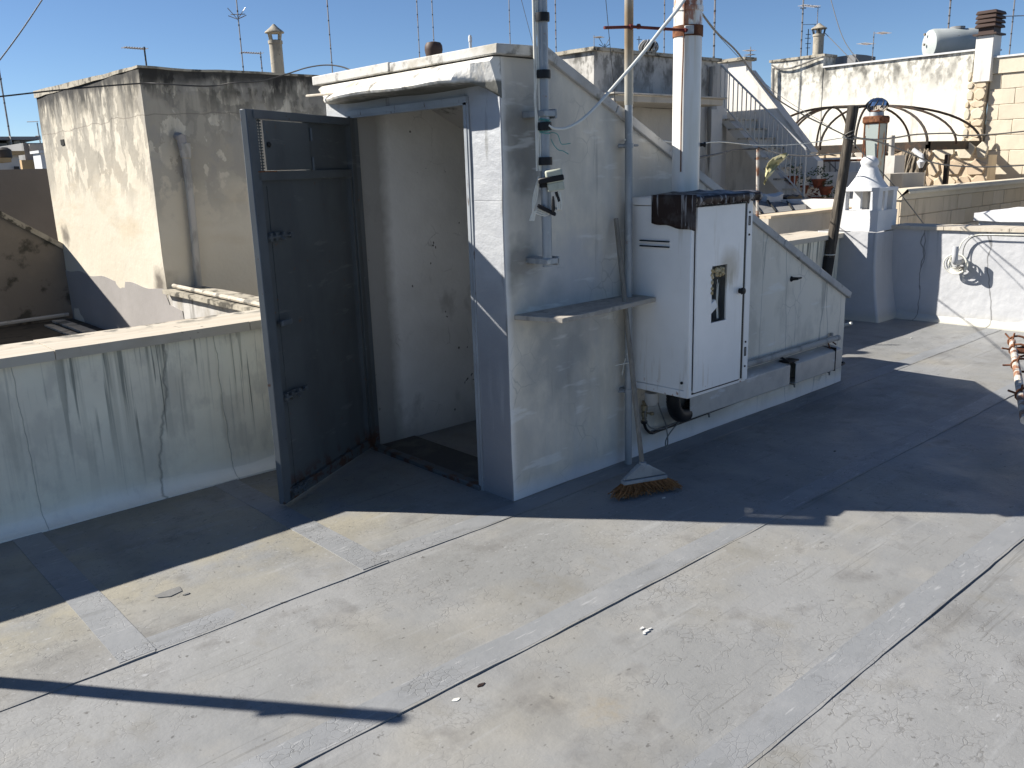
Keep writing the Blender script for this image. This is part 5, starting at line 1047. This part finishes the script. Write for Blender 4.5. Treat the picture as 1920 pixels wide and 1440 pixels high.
for t in (.2, .8): obj('saddle', MB().box((ta.x+tdir.x*t-.1, ta.y+tdir.y*t-.15, 3.3), (ta.x+tdir.x*t+.1, ta.y+tdir.y*t+.15, ta.z-rr2+.1)), 'stair_masonry', tk)
q = P(1568, 115, 0, 16.3); tag(obj('cistern', MB().gbox((16.3, q.y-.45, 3.1), (17.2, q.y+.30, P(1568, 106, 0, 16.3).z), .3, .02, 2), 'far_grey', None, q), 'dark grey low cistern box on the back wall roof', 'cistern')
def clay_flue(px, py_b, py_t, ax, val, r_, label, dark=False):
    b = P(px, py_b, ax, val); t = P(px, py_t, ax, val); o = thing('chimney_pipe', label, 'chimney', b, 'round flue chimneys on roofs'); H_ = t.z-b.z
    obj('shaft', MB().lathe(b-UZ*.4, [(r_, 0), (r_, H_*.62+.4), (r_*1.12, H_*.62+.4), (r_*1.12, H_*.68+.4), (r_*.9, H_*.69+.4)], 16), 'clay_flue', o)
    for k in range(4):
        q = k*math.pi/2+.5; obj('cap_strut', MB().tube([b+UZ*H_*.67+Vector((math.cos(q), math.sin(q), 0))*r_*.9, b+UZ*H_*.84+Vector((math.cos(q), math.sin(q), 0))*r_*1.15], r_*.17, 5), 'clay_flue' if not dark else 'antenna_dark', o)
    obj('cap', MB().lathe(b+UZ*H_*.83, [(r_*1.5, 0), (r_*1.45, H_*.02), (r_*.6, H_*.11), (r_*.15, H_*.17), (.001, H_*.17)], 16), 'clay_flue', o)
    if dark: obj('inner_cylinder', MB().lathe(b+UZ*H_*.65, [(r_*.5, 0), (r_*.5, H_*.2)], 10), 'clay_flue', o)
clay_flue(522, 142, 46, 1, 7.2, .078, 'round clay chimney with pointed cap behind the cream block')
clay_flue(1533, 108, 44, 0, 16.0, .115, 'round chimney with pointed metal cap at the left end of the high back wall', True)
c = P(813, 92, 1, 3.2); tag(obj('vent_cowl', MB().lathe(c+UZ*-.35, [(.04, 0), (.07, .30), (.078, .34), (.076, .375), (.062, .40), (.02, .41)], 16), 'brown_cowl', None, c), 'dark brown ribbed vent cowl peeking over the stairhead cap', 'vent cowl')
c = P(882, 85, 1, 3.2); tag(obj('vent_pipe', MB().lathe(c+UZ*-.4, [(.013, 0), (.013, .43), (.017, .43), (.017, .47), (.01, .485)], 10), 'whitewash', None, c), 'short white vent pipe peeking over the stairhead cap', 'vent pipe')
c = P(1718, 92, 0, 16.2)
# ================================================================== ANTENNAS
def yagi(parent, c, d, L, n, el, r_=.008):
    d = d.normalized(); e = Vector((-d.y, d.x, 0)); obj('boom', MB().tube([c-d*L/2, c+d*L/2], r_*1.3, 5), 'antenna_metal', parent)
    for i in range(n): p = c-d*L/2+d*L*i/(n-1); obj('element', MB().tube([p-e*el/2, p+e*el/2], r_*.8, 4), 'antenna_metal', parent)
IR = Vector((math.sin(YAW), -math.cos(YAW), 0))
def mast(px, pyb, pyt, ax, val, label, r_=.02, dark=False, arms=(), rings=8, drop=1.2, base=None):
    b = P(px, pyb, ax, val); t = P(px, pyt, ax, val); o = thing('antenna_mast', label, 'antenna', b-UZ*drop, 'antenna masts on the skyline')
    mt = 'antenna_dark' if dark else 'antenna_metal'; r_ *= .78
    obj('tube', MB().tube([b-UZ*drop, Vector((b.x, b.y, t.z))], r_, 6), mt, o)
    m = MB()
    for k in range(rings): z = b.z+(t.z-b.z)*(k+.5)/rings; m.lathe((b.x, b.y, z), [(r_*1.22, -.012), (r_*1.22, .012)], 6)
    if rings: q_ = obj('guy_rings', m, 'antenna_dark', o); q_['kind'] = 'stuff'
    for (py, px0, px1, kind) in arms:
        z = P(px, py, ax, val).z; dd = (b-CO).length/CAMF; a0 = Vector((b.x, b.y, z))+IR*(px0*dd); a1 = Vector((b.x, b.y, z))+IR*(px1*dd)
        if kind == 'bar': obj('crossbar', MB().tube([a0, a1], r_*.7, 5), mt, o)
        if kind == 'yagi': yagi(o, (a0+a1)/2, (a1-a0)+Vector((.2, .2, 0)), (a1-a0).length, 9, .22 if val > 10 else .14, .007)
        if kind == 'vee':
            m = MB(); m.tube([a0, (a0+a1)/2-UZ*.05, a1], r_*.7, 5); m.tube([a0+UZ*.1, (a0+a1)/2-UZ*.05, a1+UZ*.1], r_*.7, 5); obj('dipole', m, mt, o)
    return o
mast(457, 138, -70, 1, 9, 'ringed slim mast with a short crossbar left of the clay chimney', .011, arms=((28, -12, 12, 'bar'), (30, -16, 14, 'vee')))
mast(275, 126, 88, 1, 7.6, 'low aerial with boom pointing left above the cream block corner', .012, True, ((90, -33, 2, 'yagi'),), 0, .6)
mast(492, 138, 97, 1, 12, 'small pale aerial left of the clay chimney', .014, False, ((99, -32, 2, 'yagi'),), 2)
mast(623, 130, -80, 1, 12, 'tall slim mast at the left end of the stairhead cap', .015)
mast(787, 110, -80, 1, 13, 'tall slim mast left of the brown vent cowl', .015)
mast(815, 110, -80, 1, 11, 'tall slim ringed mast directly behind the brown vent cowl', .013)
mast(957, 95, -80, 1, 14, 'tall slim pale mast behind the stairhead corner', .017)
mast(1043, 112, -80, 1, 9.3, 'tall slim ringed mast just right of the shorter galvanised mast', .015, rings=12)
mast(1245, 112, -80, 1, 9.5, 'tall slim ringed mast partly behind the white flue', .017, rings=12)
mast(1338, 118, -80, 1, 6.6, 'stouter reddish mast at the right end of the white house', .022, rings=9, drop=.9)
mast(1198, 95, 68, 1, 7.5, 'tiny short aerial beside the turbine ventilator', .01, True, ((74, -4, 5, 'bar'),), 0, .4)
mast(1114, 88, 66, 1, 7.5, 'short aerial with pale boom over the white house corner', .009, False, ((70, 0, 16, 'yagi'),), 0, .4)
mast(1134, 92, 82, 1, 7.0, 'small black dipole aerial on the white house roof edge', .01, True, ((83, -10, 9, 'vee'),), 0, .4)
mast(1405, 160, 88, 0, 17, 'pale cluttered aerial seen between the stair wall and the high back wall', .015, False, ((95, -12, 8, 'yagi'), (103, -8, 6, 'yagi'), (115, -5, 8, 'bar')), 3)
mast(1501, 115, -80, 0, 16.2, 'tall reddish ringed mast above the left end of the high back wall', .022, arms=((16, -5, 5, 'bar'),), rings=12)
mast(1513, 115, 55, 0, 16.3, 'short dark aerial with stacked dipoles left of the metal capped chimney', .013, True, ((65, -4, 4, 'bar'), (72, -5, 4, 'bar'), (82, -4, 5, 'bar'), (90, -3, 4, 'bar')), 0, .3)
mast(1532, 50, 12, 0, 16.5, 'aerial with pale boom above the metal capped chimney', .012, False, ((11, -32, 3, 'yagi'), (14, -6, 4, 'bar')), 0, .2)
mast(1525, 112, 46, 0, 16.8, 'thin dark aerial with a single boom behind the metal capped chimney', .01, True, ((46, -20, 5, 'bar'),), 0, .3)
mast(1635, 120, 60, 0, 16.2, 'pale aerial with two opposite booms in the middle of the high back wall', .013, False, ((63, 2, 27, 'yagi'), (82, -26, 2, 'yagi')), 3, .3)
mast(1777, 66, -80, 0, 17, 'tall reddish ringed mast behind the water tank', .022, rings=10, drop=.8)
mast(1893, 96, -80, 0, 18, 'slim mast with crossbar right of the brown slatted cowl', .017, arms=((31, -28, 28, 'bar'),), rings=8)
mast(19, 258, 128, 1, 26, 'thin distant mast on the far left skyline house', .03, arms=((130, -5, 0, 'bar'), (148, -2, 2, 'bar')), rings=3, drop=.3)
mast(79, 290, 230, 1, 24, 'tiny distant aerial tucked against the cream block', .02, arms=((228, -16, 2, 'bar'), (255, -6, 2, 'bar')), rings=0)
q = P(1870, 95, 0, 16); tag(obj('roof_panel', MB().prism([(q.y+.1, 3.34), (q.y-.45, 3.34), (q.y-.12, 3.42), (q.y+.05, 3.40)], 0, 15.8, 16.6), 'antenna_dark', None, q), 'low dark roof panel beside the square chimney stack', 'roof panel')
# ================================================================== WIRES
def wire(name, pts, r_, m_, label, cat='cable', grp=None):
    o = obj(name, MB().tube(catmull(pts), r_, 6), m_, None, pts[0]); return tag(o, label, cat, grp)
wire('black_cable', [P(-40, 184, 1, 2.3), P(0, 181, 1, 2.3), P(120, 168, 1, 2.3), P(255, 157, 1, 2.3), P(300, 157, 1, 2.2), P(360, 161, 1, 2.1), P(400, 161, 1, 2.1), P(440, 155, 1, 2.0), P(490, 152, 1, 1.9), P(540, 138, 1, 1.8), P(575, 127, 1, 1.7), P(610, 122, 1, 1.6), P(640, 125, 1, 1.5), P(668, 136, 1, 1.40)], .0042, 'wire_dark', 'black cable crossing in front of the cream block to the stairhead cap')
wire('overhead_wire', [P(-20, 135, 1, 3.0), P(0, 112, 1, 3.0), P(40, 58, 1, 3.0), P(82, -5, 1, 3.0), P(110, -50, 1, 3.0)], .004, 'wire_grey', 'steep thin wire crossing the top left corner of the sky')
g_ = 'thin wires strung across the roofs'
hub_ = pb_.lerp(pt_, .83)
wire('stay_wire', [P(1310, 10, 1, -.1), P(1316, 25, 0, 2.0), P(1345, 62, 0, 2.6), P(1380, 95, 0, 3.2), P(1412, 137, 0, 3.8), P(1450, 180, 0, 4.3), P(1500, 212, 0, 4.9), P(1540, 232, 0, 5.3), hub_], .007, 'wire_grey', 'knotted guy rope from the flue down to the wooden post', 'wire')
wire('clothes_wire', [P(1172, 262, 1, -.06), P(1230, 263, 0, 1.7), P(1300, 270, 0, 2.4), P(1350, 266, 0, 3.0), P(1420, 272, 0, 3.8), P(1500, 270, 0, 4.6), hub_], .0042, 'white_cable', 'pale twisted wire from the tall mast across the flue to the wooden post', 'wire')
wire('clothes_wire', [P(1308, 296, 0, 1.3), P(1350, 288, 0, 2.5), P(1380, 281, 1, 2.6), P(1421, 279, 1, 2.75)], .007, 'wire_dark', 'dark twisted wire between the flue and the rusty rod', 'wire')
wire('clothes_wire', [P(1421, 276, 1, 2.75), P(1445, 284, 1, 2.6), P(1475, 290, 1, 2.2), P(1520, 292, 1, 1.8), hub_-UZ*.15], .007, 'wire_dark', 'dark wire from the rusty rod past the plastic strip to the post', 'wire')
wire('clothes_wire', [hub_, P(1640, 262, 0, 8), P(1680, 258, 0, 10), P(1720, 252, 0, 12), P(1785, 250, 0, 13), P(1800, 254, 0, 13.2), P(1860, 252, 0, 13.6), P(1940, 244, 0, 14)], .012, 'wire_grey', 'wire from the post across the stained back wall to the right edge', 'wire')
wire('clothes_wire', [hub_, P(1640, 264, 0, 6.6), P(1700, 285, 0, 7.6), P(1740, 302, 0, 8.2), P(1780, 310, 0, 8.8), P(1850, 313, 0, 9.4), P(1940, 309, 0, 10)], .008, 'wire_grey', 'lower wire from the post across the rubble wall to the right edge', 'wire')
wire('stay_wire', [hub_, P(1620, 290, 0, 6.0), P(1665, 335, 0, 6.4), P(1700, 378, 0, 6.7), P(1738, 428, 0, 6.9)], .006, 'wire_grey', 'straight taut stay wire from the post down past the ashlar wall', 'wire')
wire('stay_wire', [P(1310, 20, 0, 10), P(1350, 70, 0, 12), P(1450, 170, 0, 13), P(1560, 240, 0, 13)], .006, 'wire_grey', 'hair thin stay wire slanting over the stair wall', 'wire')
wire('stay_wire', [P(1135, -10, 1, 4.0), P(1146, 110, 1, 4.0), P(1155, 205, 1, 4.0)], .004, 'wire_dark', 'thin dark wire hanging down left of the tall mast', 'wire')
wire('stay_wire', [P(1555, -10, 0, 16), P(1580, 70, 0, 16), P(1612, 118, 0, 16)], .008, 'wire_grey', 'thin stay wire right of the metal capped chimney', 'wire')
wire('stay_wire', [P(1545, 60, 0, 16), P(1600, 116, 0, 16)], .008, 'wire_grey', 'short stay wire running down from the metal chimney cap', 'wire')
wire('stay_wire', [P(975, -10, 1, 13), P(1000, 85, 1, 13)], .007, 'wire_grey', 'thin stay wire just left of the shorter galvanised mast', 'wire')
# ================================================================== GROUND FAR BELOW
struct(obj('street_ground', MB().box((-1500, -1500, -9.5), (1500, 1500, -9.02)), 'street_asphalt'))
ob_ = obj('apartment_block', MB().box((-8, -8, -9.02), (6.5, 1.75, -.305)), 'pale_lower_wall', None, (0, 0, -9)); tag(ob_, 'plain rendered block that carries this flat roof', 'building')
